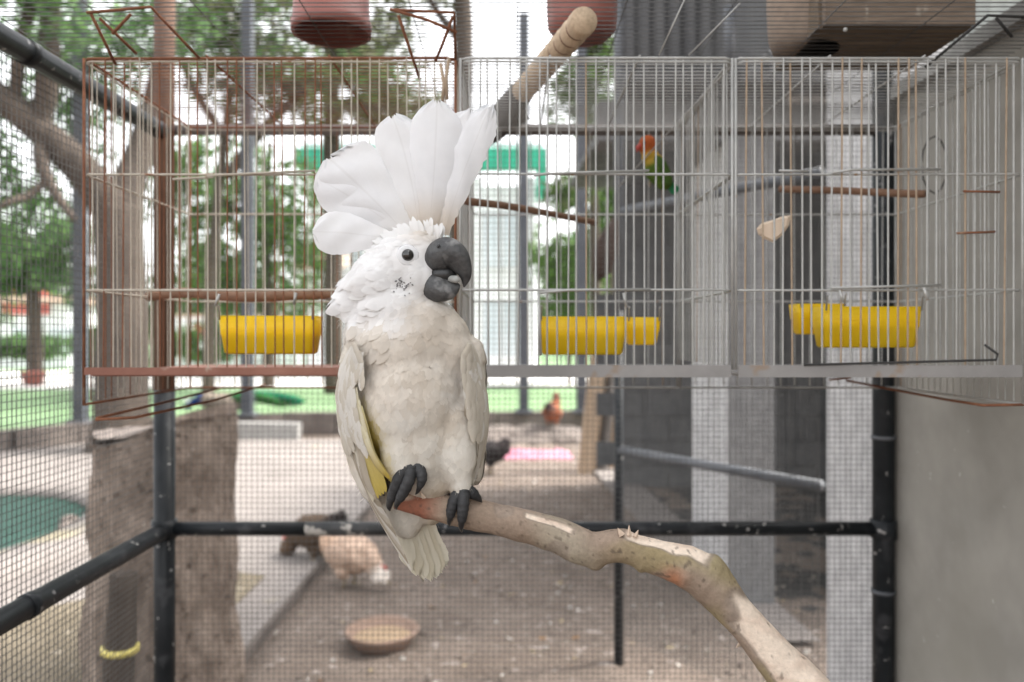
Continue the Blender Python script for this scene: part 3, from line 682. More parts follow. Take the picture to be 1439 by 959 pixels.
# ================================================================== ON THE ROOF AND INSIDE
def pot(label,x,y,r,rt,openb):
    c0=P(x,y,F*(ZR+.004-H)/(CY-y)); t=thing('flower_pot',label,'pot',(c0.x,c0.y,ZR+.003),'red brown pots on the mesh roof')
    if openb:
        mb=MB(); mb.lathe([(r*.93,.0),(r*1.02,.0),(r*1.03,.016),(r*.985,.018),(rt,.12),(.001,.122)],(c0.x,c0.y,ZR+.003),40); mb.f=[f for f in mb.f if len(f)==4]; mb.build('shell',M['pot'],t,True)
        mb=MB(); mb.lathe([(r*.93,.0),(r*.90,.05),(rt*.88,.07),(.001,.072)],(c0.x,c0.y,ZR+.003),40); mb.f=[f for f in mb.f if len(f)==4]; mb.build('inside',M['pot'],t,True)
    else:
        mb=MB(); mb.lathe([(r*.80,0),(r*.97,.012),(r,.03),(rt,.12),(rt*1.05,.122),(rt*1.05,.14),(.001,.14)],(c0.x,c0.y,ZR+.003),10); mb.build('shell',M['pot'],t,True)
        mb=MB(); mb.lathe([(r*.60,-.0015),(r*.68,-.0015),(r*.70,.0005)],(c0.x,c0.y,ZR+.003),30); mb.build('foot_ring',M['pot'],t,True)
pot('upturned red brown plastic pot on the mesh roof above the rusty cage',466,47,.063,.058,True)
pot('red brown plastic pot on the mesh roof behind the round dowel',818,52,.058,.060,False)
c0=P(1250,58,1.3); t=thing('nest_box','brown wooden nest box on the mesh roof by the corrugated sheet','nest box',(c0.x,1.32,ZR+.003))
bx0,bx1=P(1150,0,1.25).x,P(1352,0,1.25).x; zb=ZR+.003
mb=MB(); mb.box(((bx0+bx1)/2,1.33,zb+.006),(bx1-bx0,.2,.012)); mb.build('bottom',M['boxwood'],t)
mb=MB(); mb.box(((bx0+bx1)/2,1.224,zb+.075),(bx1-bx0+.004,.014,.15)); mb.build('front_board',M['boxwood_pale'],t)
for xx in (bx0,bx1):
    mb=MB(); mb.box((xx,1.335,zb+.075),(.012,.2,.149)); mb.build('side_board',M['boxwood'],t)
mb=MB(); mb.box(((bx0+bx1)/2,1.33,zb+.157),(bx1-bx0+.04,.25,.014)); mb.build('lid',M['boxwood'],t)
mb=MB(); mb.ell(P(1188,42,1.205),(.0035,.003,.0035),None,10,8); mb.build('nail',M['galv'],t,True)
c0=P(1135,60,1.33); mb=lumpy_trunk([(c0.x,1.335,zb+.16*k/8) for k in range(9)],[.055,.062,.065,.066,.066,.066,.065,.063,.058],24,.05,9)
tag(mb.build('hollow_log',M['log_pale'],smooth=True),'pale brown hollow log on the mesh roof beside the nest box','log')
# turned dowel
a=P(822,28,1.105); b=P(742,122,1.105); zz=a.z; b=P(735,128,F*(zz-H)/(CY-128)) ; 
t=thing('wooden_dowel','round tan wooden dowel with turned rings jutting out above the middle cage','dowel',b)
n=60; pts=[a+(b-a)*(i/n) for i in range(n+1)]; rad=[]
for i in range(n+1):
    s_=i/n; r_=.0205
    for g_ in (.10,.19,.28,.37,.46): r_-= .0042*math.exp(-((s_-g_)/.017)**2)
    if i==0: r_=.019
    rad.append(r_)
mb=MB(); mb.tube(pts,rad,28); sh=mb.build('shaft',M['dowel'],t,True)
for g_ in (.10,.19,.28,.37,.46):
    c_=a+(b-a)*g_; dd=(b-a).normalized()*.0016; mb=MB(); mb.tube([c_-dd,c_+dd],.0174,24); mb.build('groove_shade',M['wood'],sh,True)  # dark rings paint the shade inside the turned grooves
d_=(b-a).normalized(); e=b+d_*.001; mb=MB(); mb.tube([e,e+d_*.03,P(700,170,1.70)],[.0215,.024,.03],18); mb.build('weathered_end',M['dark_wood'],t,True)
mb=MB(); mb.tube([P(735,150,1.68),P(690,178,1.69),P(646,200,1.70)],[.03,.036,.034],14); tag(mb.build('timber_block',M['dark_wood'],smooth=True),'dark weathered timber block behind the dowel on the top rail','timber')

# ================================================================== CAGES
DF,DB=1.15,1.53
zt=H+.416; ztr=H-.046; zbt=H-.098
def cyl(name,mat,L,r,n=7):
    mb=MB(); mb.tube([(0,0,0),(0,0,L*.33),(0,0,L*.66),(0,0,L)],r,n,False); return mb.mesh(name,mat,True)
def cage(label, x0,x1, bar, bar2, railm, traym, rb, p2, low0, low1):
    zl=zbt if low0 else ztr; zr_=zbt if low1 else ztr
    X0,X1=P(x0,0,DF).x,P(x1,0,DF).x; t=thing('bird_cage',label,'cage',((X0+X1)/2,(DF+DB)/2,zbt),'wire cages hung under the mesh roof')
    hF=zt-ztr; hB=zt-zbt
    meF=[cyl('bar',M[m_],hF,rb) for m_ in (bar,bar2)]; meS=[cyl('bar',M[m_],hF,rb*.75) for m_ in (bar,bar2)]; meB=[cyl('bar',M[m_],hB,rb*.8) for m_ in (bar,bar2)]
    def bars(p,q,me,z,sp_=.0143):
        p=V((p[0],p[1],z)); q=V((q[0],q[1],z)); n=int(round((q-p).length/sp_))
        for i in range(1,n):
            c_=p+(q-p)*(i/n); c_+=(q-p).normalized()*random.uniform(-.0012,.0012)
            link_mesh('bar',me[1 if random.random()<p2 else 0],t,c_,(random.uniform(-.006,.006),random.uniform(-.008,.008),0))
    bars((X0,DF),(X1,DF),meF,ztr); bars((X0,DB),(X1,DB),meB,zbt,.0286); bars((X0,DF),(X0,DB),meB if low0 else meS,zl,.02); bars((X1,DF),(X1,DB),meB if low1 else meS,zr_,.02)
    def loop(z,r,name,m_,rd=.012):
        pts=[]
        for (cx_,cy_,a0) in ((X1-rd,DB-rd,0),(X0+rd,DB-rd,90),(X0+rd,DF+rd,180),(X1-rd,DF+rd,270)):
            for k in range(5):
                a=R(a0+k*22.5); pts.append((cx_+rd*math.cos(a),cy_+rd*math.sin(a),z+random.uniform(-.0006,.0006)))
        pts.append(pts[0]); mb=MB(); mb.tube(pts,r,8,False); mb.build(name,M[m_],t,True)
    loop(zt,.0022,'top_rail',railm); loop(zt-.0055,.0015,'top_rail',bar)
    loop(H+.2425,.0018,'middle_rail',bar); loop(H+.069,.0018,'middle_rail',bar); mb=MB(); mb.tube(([(X0,DF,zbt-.004)] if low0 else [])+[(X0,DB-.01,zbt-.004),(X0+.01,DB,zbt-.004),(X1-.01,DB,zbt-.004),(X1,DB-.01,zbt-.004)]+([(X1,DF,zbt-.004)] if low1 else []),.0019,8); mb.build('bottom_rail',M[railm],t,True)
    for (cx_,cy_,zc) in ((X0,DF,zl),(X1,DF,zr_),(X0,DB,zbt),(X1,DB,zbt)):
        mb=MB(); mb.tube([(cx_,cy_,zc-.004),(cx_,cy_,zt)],.0021,8); mb.build('corner_wire',M[railm],t,True)
    # roof wires
    me=cyl('roof_wire',M[railm],X1-X0,.0008,6); n=int((DB-DF)/.0155)
    for i in range(1,n): link_mesh('roof_wire',me,t,(X0,DF+(DB-DF)*i/n,zt+.002),(0,R(90),0))
    for f_ in (.33,.66):
        mb=MB(); mb.tube([(X0+(X1-X0)*f_,DF,zt+.004),(X0+(X1-X0)*f_,DB,zt+.004)],.0017,6); mb.build('roof_brace',M[railm],t,True)
    # tray with lip
    mb=MB(); w_=X1-X0-.012; mb.box(((X0+X1)/2,(DF+DB)/2,ztr-.012),(w_,DB-DF-.012,.004)); tr=mb.build('tray',M[traym],t)
    lip=.011 if traym=='tray_red' else .018
    mb=MB(); mb.box(((X0+X1)/2,DF-.003,ztr-.006),(w_+.006,.004,lip)); mb.build('front_lip',M[traym],tr)
    # small lift doors over the feeders
    return t,X0,X1
c1,_,_=cage('rusty left hand cage with tan wires and one yellow feeder',118,640,'cream_wire','rust','rust','tray_red',.0011,.3,1,0)
c2,_,_=cage('grey wire cage holding the lovebird and a sloping perch',647,1029,'galv','galv_rust','galv','tray_grey',.0013,.07,0,0)
c3,_,_=cage('grey wire cage with rusty top rail and cuttlebone beside the concrete wall',1034,1437,'galv','galv_rust','galv','tray_grey',.0014,.12,0,1)
def wires(par,name,mat,rows,r=.0022):
    for pts in rows:
        mb=MB(); mb.tube([P(*p) for p in pts],r,7); mb.build(name,M[mat],par,True)
d0=DF-.006
wires(c1,'handle_wire','rust',[[(122,18,1.09),(212,10,1.09),(280,82,1.145)],[(128,20,1.09),(162,90,1.15)],[(158,48,1.1),(184,20,1.095)],[(140,26,1.09),(192,76,1.14)]])
wires(c1,'door_rail','cream_wire',[[(290,247,d0),(442,240,d0)],[(243,252,d0),(300,249,d0)]],.0018)
wires(c1,'bottom_brace','rust',[[(134,590,DF),(190,587,DF+.02),(300,563,1.38),(372,541,1.53)],[(136,588,DF),(230,566,1.35),(312,545,1.53)]])
wires(c1,'feeder_hook','galv',[[(303,430,d0-.004),(308,414,d0-.008)],[(413,428,d0-.004),(416,412,d0-.008)]],.0022)
wires(c2,'handle_wire','rust',[[(552,14,1.09),(638,18,1.09),(640,84,1.14)],[(548,13,1.09),(600,28,1.09),(642,46,1.1)],[(560,22,1.09),(590,112,1.16)],[(612,86,1.13),(622,62,1.11),(636,24,1.09)]])
wires(c2,'hanging_hook','galv_rust',[[(619,90,1.12),(624,118,1.12),(622,142,1.12)],[(631,82,1.12),(627,110,1.12),(628,140,1.12)]],.0026)
wires(c2,'door_rail','galv',[[(750,247,d0),(770,244,d0),(912,240,d0)],[(755,412,d0),(800,408,d0),(914,407,d0)],[(757,412,d0),(760,500,d0)]],.002)
wires(c2,'feeder_hook','galv',[[(876,412,d0-.004),(881,432,d0-.006)]],.0022)
wires(c2,'roof_cord','galv',[[(1026,95,1.16),(950,175,1.4),(870,262,1.52)],[(1040,5,1.1),(968,78,1.15)],[(962,0,1.1),(926,78,1.15)]],.0012)
wires(c3,'handle_wire','dark',[[(1300,95,1.16),(1388,22,1.1),(1439,24,1.1)],[(1400,26,1.1),(1422,52,1.12)]])
wires(c3,'door_rail','galv',[[(1095,240,d0),(1136,241,d0)],[(1170,243,d0),(1196,239,d0),(1322,238,d0)],[(1168,405,d0),(1322,401,d0)]],.002)
wires(c3,'feeder_hook','galv',[[(1180,408,d0-.004),(1184,424,d0-.006)],[(1298,404,d0-.004),(1304,422,d0-.006)]],.0022)
wires(c3,'bottom_brace','rust',[[(1190,535,1.5),(1240,545,1.42),(1330,562,1.27),(1382,570,DF),(1438,569,DF)],[(1165,534,1.5),(1196,531,1.48)]])
wires(c3,'tray_latch','dark',[[(1384,485,d0),(1402,498,d0),(1400,506,d0),(1130,513,d0)]],.0018)
wires(c3,'wire_ring','dark',[[(1313+18*math.cos(k*.524),232+40*math.sin(k*.524),1.45) for k in range(13)]],.0014)
wires(c3,'side_hook','rust',[[(1345,328,d0),(1398,326,d0)],[(1354,269,d0),(1405,270,d0)]],.0018)
# feeders
def trough(label,x0,x1,y0,y1,d,dep,name='feeding_trough',cat='feeder',group=None,fill=True):
    X0,X1=P(x0,0,d).x,P(x1,0,d).x; z1=P(0,y0,d).z; z0=P(0,y1,d).z; t=thing(name,label,cat,((X0+X1)/2,d+dep/2,z0),group)
    th=.0016; tp=.006
    def ring(z,ins,tap,rr):
        pts=[]; hx=(X1-X0)/2-ins-tap; hy=dep/2-ins-tap; cx_=(X0+X1)/2; cy_=d+dep/2
        for sx_,sy_,a0 in ((1,1,0),(-1,1,90),(-1,-1,180),(1,-1,270)):
            for k in range(5):
                a=R(a0+k*22.5); pts.append((cx_+sx_*(hx-rr)+rr*math.cos(a),cy_+sy_*(hy-rr)+rr*math.sin(a),z))
        return pts
    rings=[ring(z0,0,tp+.003,.008),ring(z0+.003,0,tp,.009),ring((z0+z1)/2-.001,0,tp*.45,.009),ring((z0+z1)/2+.001,0,tp*.3,.009),ring(z1,0,0,.009),ring(z1,th,0,.008),ring(z0+.004,th,tp,.008)]
    mb=MB(); vs=[p for r_ in rings for p in r_]; n=20
    fs=[(i*n+k,i*n+(k+1)%n,(i+1)*n+(k+1)%n,(i+1)*n+k) for i in range(len(rings)-1) for k in range(n)]
    fs+=[tuple(range(n-1,-1,-1)),tuple((len(rings)-1)*n+k for k in range(n))]
    mb.add(vs,fs); mb.build('plastic_shell',M['yellow'],t,True)
    if fill:
        zm=z0+(z1-z0)*.5; r1=ring(z0+.0045,th+.0006,tp,.008); r2=ring(zm,th+.0006,tp*.45,.008)
        mb=MB(); mb.add(r1+r2,[(k,(k+1)%n,n+(k+1)%n,n+k) for k in range(n)]+[tuple(range(n-1,-1,-1)),tuple(n+k for k in range(n))]); mb.build('seed_fill',M['seed'],t)
    for xx in (X0+.004,X1-.004):
        mb=MB(); mb.tube([(xx,d-.001,z1-.006),(xx,d-.004,z1+.014),(xx,d-.008,z1+.016)],.0013,6); mb.build('hook',M['galv'],t,True)
    return t
FG='yellow feeders in the cages'
trough('long yellow plastic feeder hanging in the rusty cage',305,443,444,498,1.165,.055)
trough('long yellow plastic feeder hanging in the lovebird cage',757,882,445,499,1.165,.055)
trough('long yellow plastic feeder hanging in the cage by the concrete wall',1157,1298,431,489,1.165,.055)
trough('small yellow cup behind the feeder of the lovebird cage',880,930,446,485,1.24,.05,'feeding_cup','cup',None,False)
trough('small yellow cup behind the feeder of the cage by the concrete wall',1122,1190,427,470,1.24,.05,'feeding_cup','cup',None,False)
# perches, cuttlebone
def perch(label,rows,r):
    pts=smoothpath([tuple(P(*p))+(r,) for p in rows],4); mb=lumpy_trunk([p[:3] for p in pts],[p[3] for p in pts],12,.08,40); tag(mb.build('cage_perch',M['wood'],smooth=True),label,'perch')
perch('thin sloping brown perch in the lovebird cage',[(655,283,1.2),(720,291,1.28),(790,304,1.42),(836,313,1.53)],.0062)
perch('brown perch with knobbed end in the cage by the concrete wall',[(1096,266,1.5),(1180,268,1.42),(1262,272,1.36),(1300,273,1.33)],.0068)
mb=MB(); mb.tube([P(1296,273,1.33),P(1306,273,1.33)],.0115,12); 
perch('flat dark brown perch across the rusty cage',[(208,417,1.36),(260,412,1.34),(330,417,1.30),(400,416,1.28),(490,412,1.26)],.0085)
ol=[(1063,322),(1070,314),(1084,310),(1100,304),(1112,303),(1109,317),(1099,331),(1086,341),(1074,336),(1066,330)]; n=len(ol); cc_=P(1086,321,1.163)
mb=MB(); vs=[P(x,y,1.163) for x,y in ol]+[P(x*.96+1086*.04,y*.96+321*.04,1.172) for x,y in ol]+[P(x*.8+1086*.2,y*.8+321*.2,1.159) for x,y in ol]
mb.add(vs,[(k,(k+1)%n,n+(k+1)%n,n+k) for k in range(n)]+[(2*n+k,2*n+(k+1)%n,(k+1)%n,k) for k in range(n)]+[tuple(n+k for k in range(n)),tuple(2*n+k for k in range(n-1,-1,-1))])
tag(mb.build('cuttlebone',M['shellbone']),'tan angular cuttlebone chip wedged between grey bars','cuttlebone')
# ================================================================== PERCH BRANCH
BR=[(556,703,12,.895),(575,706,15,.895),(610,711,19,.895),(660,722,22,.894),(720,735,22,.892),(780,752,25,.888),(812,766,26,.886),(836,771,23,.884),(870,767,23,.88),(905,776,24,.876),(945,788,28,.87),(975,800,32,.865),(1000,821,31,.86),(1022,846,27,.855),(1057,884,27,.847),(1092,925,31,.838),(1125,962,36,.83),(1160,1005,40,.822),(1225,1090,44,.806),(1300,1195,46,.79)]
def branch():
    rows=smoothpath([(*P(x,y,d),r/F*d,x) for x,y,r,d in BR],22); n=72; pts=[V(r[:3]) for r in rows]
    mb=MB(); mb.tube(pts,[r[3] for r in rows],n,True)
    vs=[]; cols=[]
    def sm(a,b,x): x=max(0,min(1,(x-a)/(b-a))); return x*x*(3-2*x)
    knots=[(836,95,.34,8),(905,70,.18,7),(990,275,.14,10),(1150,150,.25,12),(965,20,.12,9),(600,100,.12,8),(880,280,.10,8),(1132,330,.22,10),(730,90,.08,10)]
    for i,p in enumerate(mb.v):
        k=min(i//n,len(rows)-1); a=(i%n)*360/n; x=rows[k][4]; c_=pts[k]; v=V(p)-c_
        f=1+.05*noise.noise(V(p)*30)+.035*noise.noise(V(p)*95)
        for kx,ka,am,wd in knots:
            da=abs((a-ka+180)%360-180); f+=am*math.exp(-((x-kx)/wd)**2-(da/38)**2)
        top=abs((a-270+180)%360-180)      # 0 on top
        fr=abs((a+180)%360-180)            # 0 towards camera
        nn=noise.noise(V(p)*22); n2=noise.noise(V(p)*60); n3=noise.noise(V((p[0]*25,p[1]*25,p[2]*90)))
        bark=[.30+.06*nn,.225+.05*nn,.17+.045*nn]
        grey=(.36,.31,.235); green=(.30,.25,.11); tan=(.70,.55,.44); pale=(.78,.65,.53); orange=(.42,.17,.08); red=(.30,.12,.075); dark=(.09,.065,.05)
        def mx(c1,c2,t_): return [u*(1-t_)+w_*t_ for u,w_ in zip(c1,c2)]
        c=mx(bark,grey,sm(-.1,.4,noise.noise(V(p)*9+V((3,0,0)))))
        c=mx(c,green,sm(.0,.35,noise.noise(V(p)*14+V((9,2,0))))*sm(800,930,x)*.55)
        c=mx(c,orange,sm(.25,.5,noise.noise(V(p)*18+V((1,7,0))))*sm(900,940,x)*.7)
        c=mx(c,orange,.8*math.exp(-((x-952)/16)**2-((a-40)/35)**2))
        # chewed end
        c=mx(c,mx(red,tan,sm(.0,.5,n3)),sm(640,600,x+14*nn))
        peel=0
        peel=max(peel,sm(18,8,abs(top-38-(x-770)*.12))*sm(730,737,x)*sm(802,794,x) if a>180 else 0)
        peel=max(peel,sm(62,48,top-8*n2)*sm(868,880,x+6*n2)*sm(990,975,x+8*n2))
        peel=max(peel,sm(88,74,abs((a-318+180)%360-180)+16*nn)*sm(1004,1030,x+9*n2-(abs((a-318+180)%360-180))*.25))
        if x>1000: peel=max(peel*.98,0)
        peel=max(peel,sm(.62,.72,noise.noise(V(p)*20+V((4,4,1)))+.35)*sm(640,700,x)*.6*sm(900,700,x))
        c=mx(c,mx(pale,tan,sm(-.2,.5,n3)),peel)
        edge=4*peel*(1-peel); c=mx(c,dark,edge*.55)
        f-=.10*peel
        sp_=noise.noise(V(p)*170); c=mx(c,dark,sm(.42,.6,sp_)*.6)
        if x>560 and x<640: f+=.06*n3
        vs.append(tuple(c_+v*f)); cols.append((*[max(.02,q) for q in c],1))
    mb.v=vs; mb.c=cols
    o=tag(mb.build('perch_branch',M['branch'],smooth=True),'peeling crooked branch the cockatoo grips with its feet','branch')
    for (x,y,tx,ty,w_) in ((874,752,868,742,5),(884,752,884,738,4),(893,754,897,745,4),(1040,905,1034,911,3),(596,700,590,690,3)):
        d_=.868 if x>800 else .875; m_=MB(); m_.tube([P(x,y,d_),P(tx,ty,d_)],[w_/1200,.0002],6); m_.c=[(.62,.48,.37,1)]*len(m_.v); m_.build('splinter',M['branch'],o)
    return pts
M['branch']=vcol('branch',rough=.75,var=.28,vscale=200,bmp=.8,bdist=.0015,spec=.25)
branch()

# ================================================================== COCKATOO
M['feather']=vcol('feather',rough=.75,var=.05,vscale=90,bmp=.14,bdist=.0004,transl=.32,barbs=64,spec=.15)
M['plume']=vcol('plume',rough=.9,var=.05,vscale=60,bmp=0,transl=.2,spec=.06)
M['down']=vcol('down',rough=.85,var=.08,vscale=120,bmp=.25,bdist=.0006,transl=.10,spec=.12)
M['beak']=pm('beak',(.030,.030,.032),(.085,.084,.083),70,.40,.9,.0010,fine=260,spots=((.20,.195,.19),60,.56,.74),spec=.55)
M['foot']=pm('foot',(.022,.023,.025),(.05,.05,.052),80,.6,.8,.0008,fine=420,spec=.4)
M['claw']=pm('claw',(.012,.012,.013),(.03,.03,.03),60,.35,.1,spec=.5)
M['eye_ring']=pm('eye_ring',(.60,.60,.61),(.68,.67,.67),200,.7,.5,.0004)
M['tongue']=pm('tongue',(.24,.24,.23),(.34,.34,.32),60,.6,.3,.0005)
DBIRD=.905
def B(x,y,o=0): return P(x,y,DBIRD-o)
def px(p): return CX+F*p[0]/p[1], CY-F*(p[2]-H)/p[1]
U=DBIRD/F                                   # metres per photo pixel at the bird
def prof_blunt(t):
    base=.26+.74*min(1,t/.72)**1.05
    return base*(max(.03,1-((t-.86)/.14)**2.2)**.5 if t>.86 else 1)
def prof_crest(t):
    base=.30+.70*min(1,t/.62)**1.1
    return base*(max(.03,1-((t-.74)/.26)**2.6)**.5 if t>.74 else 1)
def prof_flight(t):
    base=min(1,.5+t*2.2)
    return base*(math.sqrt(max(.03,1-((t-.8)/.2)**2)) if t>.8 else 1)
def prof_down(t):
    return (.55+.9*t if t<.5 else math.sqrt(max(.05,1-((t-.5)/.5)**2.2)))
def feather(mb,base,tip,width,nrm,camber=.18,bend=.05,n=10,m=6,prof=prof_flight,rag=0,col=(.8,.79,.77),tipcol=None,side=0,rnd=random,mid=None):
    ax=tip-base; L=ax.length; t_=ax/L; sd=t_.cross(nrm); sd=sd.normalized() if sd.length>1e-6 else t_.orthogonal(); nn=sd.cross(t_)
    vs=[]; uv=[]; cs=[]
    jag=[rnd.uniform(-1,1) for _ in range(m+1)]
    ph=rnd.uniform(0,9)
    for i in range(n+1):
        t=i/n; w_=width/2*prof(t)
        c_=base+ax*t+nn*bend*L*4*t*(1-t)+sd*side*L*4*t*(1-t)
        if mid is not None: c_=base*(1-t)**2+mid*2*t*(1-t)+tip*t*t
        for j in range(m+1):
            s_=-1+2*j/m
            p=c_+sd*s_*w_-nn*camber*w_*s_*s_+nn*.04*w_*math.sin(5*t*3+s_*4+ph)
            if rag and t>.72: p=p+t_*jag[j]*rag*L*(t-.72)/.28
            if rag and abs(s_)==1: p=p+sd*s_*rnd.uniform(-.5,.3)*rag*L*.5
            vs.append(p); uv.append((j/m,t,0))
            if tipcol: cs.append(tuple(a*(1-t)+b*t for a,b in zip(col,tipcol)))
    fs=[(i*(m+1)+j,i*(m+1)+j+1,(i+1)*(m+1)+j+1,(i+1)*(m+1)+j) for i in range(n) for j in range(m)]
    mb.add(vs,fs,uv,cs if tipcol else col); return mb
def e_(x,y,rx,ry,rd,o=0,tilt=0): return (B(x,y,o),(rx*U,rd*U,ry*U),(0,R(tilt),0))
def clamp01(x): return max(0,min(1,x))
def sms(a,b,x): x=clamp01((x-a)/(b-a)); return x*x*(3-2*x)
def bend_normals(o,mb,bvh,k):
    # soft plumage shades like the body it covers
    me=o.data; me.update(); org=ORG[o.name]; ns=[]
    for v in me.vertices:
        h=bvh.find_nearest(v.co+org); n=v.normal.copy()
        if h[1] is not None:
            if n.dot(h[1])<0: n=-n
            n=(n*(1-k)+h[1]*k).normalized()
        ns.append(n)
    me.normals_split_custom_set_from_vertices(ns)
def cockatoo():
    ck=thing('cockatoo','white cockatoo with fanned crest perched on the peeling branch','cockatoo',B(590,720,0))
    parts=[e_(566,374,50,46,42),e_(590,352,34,32,34),e_(585,390,34,36,36,.004),e_(540,398,48,48,44),e_(516,418,38,40,34,-.006),e_(505,432,34,26,26,-.004,20),
      e_(558,440,58,52,48),e_(572,492,74,66,58,.004),e_(580,560,74,92,64,.006),e_(591,612,60,76,56,.004),e_(604,656,46,50,44,-.004),
      e_(502,560,26,82,46,-.008,-3),e_(512,640,24,70,38,-.012,-14),e_(660,550,22,76,44,-.008,6),e_(664,620,16,62,34,-.012,-6),
      e_(566,626,30,56,26,.028,4),e_(642,625,28,62,24,.024,-3),e_(574,648,17,20,18,.034),e_(649,680,15,24,17,.024),
      e_(560,700,36,60,26,-.035,-18),e_(606,706,30,30,22,-.03),e_(585,456,60,44,46),e_(616,474,42,40,42,-.002),e_(520,474,36,38,38,-.002),e_(634,500,34,40,44,-.002)]
    vs,fs,ns=blobs(parts,.0042,4)
    def col(x,y,p):
        q=V(p); n1=noise.noise(q*28); n2=noise.noise(q*70)
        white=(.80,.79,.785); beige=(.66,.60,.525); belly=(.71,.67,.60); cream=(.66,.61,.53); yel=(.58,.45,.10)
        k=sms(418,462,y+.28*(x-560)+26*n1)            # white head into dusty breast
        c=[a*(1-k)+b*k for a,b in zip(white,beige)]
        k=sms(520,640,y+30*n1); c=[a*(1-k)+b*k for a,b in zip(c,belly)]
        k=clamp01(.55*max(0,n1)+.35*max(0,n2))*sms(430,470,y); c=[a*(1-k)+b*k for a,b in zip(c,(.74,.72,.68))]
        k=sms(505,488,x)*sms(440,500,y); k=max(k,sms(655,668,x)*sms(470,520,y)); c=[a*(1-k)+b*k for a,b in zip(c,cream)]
        if y<360 and x>540:
            k=.75*math.exp(-((x-605)/34)**2-((y-326)/16)**2); c=[a*(1-k)+b*k for a,b in zip(c,(.58,.50,.41))]
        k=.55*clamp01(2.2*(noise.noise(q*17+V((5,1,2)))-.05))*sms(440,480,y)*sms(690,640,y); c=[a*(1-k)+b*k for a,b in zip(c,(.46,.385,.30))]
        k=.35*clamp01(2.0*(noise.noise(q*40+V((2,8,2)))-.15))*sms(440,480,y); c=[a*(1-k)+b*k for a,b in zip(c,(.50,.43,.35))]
        for (ax,ay,bx_,by_,w_) in ((628,585,604,642,5),(575,600,592,640,4),(560,520,640,528,6),(590,470,592,600,5)):  # shade in the plumage creases painted as brown lines
            tt=clamp01(((x-ax)*(bx_-ax)+(y-ay)*(by_-ay))/((bx_-ax)**2+(by_-ay)**2)); dd=math.hypot(x-ax-tt*(bx_-ax),y-ay-tt*(by_-ay))
            k=.35*math.exp(-(dd/w_)**2); c=[a*(1-k)+b*k for a,b in zip(c,(.44,.37,.29))]
        # browner patch fading out below the beak
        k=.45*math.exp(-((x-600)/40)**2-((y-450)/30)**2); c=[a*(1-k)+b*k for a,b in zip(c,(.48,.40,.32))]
        lx=502+(y-560)*.30
        k=math.exp(-((x-lx-6)/15)**2)*sms(520,590,y)*sms(705,665,y); c=[a*(1-k)+b*k for a,b in zip(c,yel)]
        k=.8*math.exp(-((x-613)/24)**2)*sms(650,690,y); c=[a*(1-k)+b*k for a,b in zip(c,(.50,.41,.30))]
        return tuple(c)
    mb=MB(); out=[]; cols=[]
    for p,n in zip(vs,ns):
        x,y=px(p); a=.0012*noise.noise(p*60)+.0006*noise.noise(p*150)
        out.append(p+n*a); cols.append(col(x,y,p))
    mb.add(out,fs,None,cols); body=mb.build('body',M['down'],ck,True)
    bvh=BVHTree.FromPolygons(out,fs); cam_o=V((0,0,H))
    def surf(x,y):
        d=(P(x,y,1)-cam_o).normalized(); h=bvh.ray_cast(cam_o,d); return h[0],h[1]
    # --- small contour feathers
    rnd=random.Random(3); pl=MB(); tri=[]; cum=[]; tot=0
    for f in fs:
        a=[out[i] for i in f]; ar=(a[1]-a[0]).cross(a[2]-a[0]).length/2
        if len(a)==4: ar+=(a[2]-a[0]).cross(a[3]-a[0]).length/2
        n=(a[1]-a[0]).cross(a[2]-a[0]).normalized()
        if n.y>.55: ar*=.25
        tot+=ar; cum.append(tot)
    import bisect
    def sample():
        i=bisect.bisect(cum,rnd.random()*tot); a=[out[k] for k in fs[min(i,len(fs)-1)]]
        u,v=rnd.random(),rnd.random()
        if len(a)==4: p=a[0]*(1-u)*(1-v)+a[1]*u*(1-v)+a[2]*u*v+a[3]*(1-u)*v
        else:
            if u+v>1: u,v=1-u,1-v
            p=a[0]+(a[1]-a[0])*u+(a[2]-a[0])*v
        return p,(a[1]-a[0]).cross(a[2]-a[0]).normalized()
    BK=V((605,380))
    placed=0
    def tab(rows,y):
        if y<=rows[0][0]: return rows[0][1]
        for (a,b),(c,d) in zip(rows,rows[1:]):
            if y<=c: return b+(d-b)*(y-a)/(c-a)
        return rows[-1][1]
    EL=[(482,498),(495,514),(535,511),(570,514),(610,521),(640,533),(665,546),(700,556)]; OL_=[(478,496),(500,482),(530,471),(560,469),(600,473),(640,483),(680,499),(706,511)]
    ER=[(478,662),(498,647),(520,648),(560,654),(600,657),(640,658),(690,657)]; OR_=[(478,663),(500,672),(530,682),(570,687),(610,685),(650,675),(692,658)]
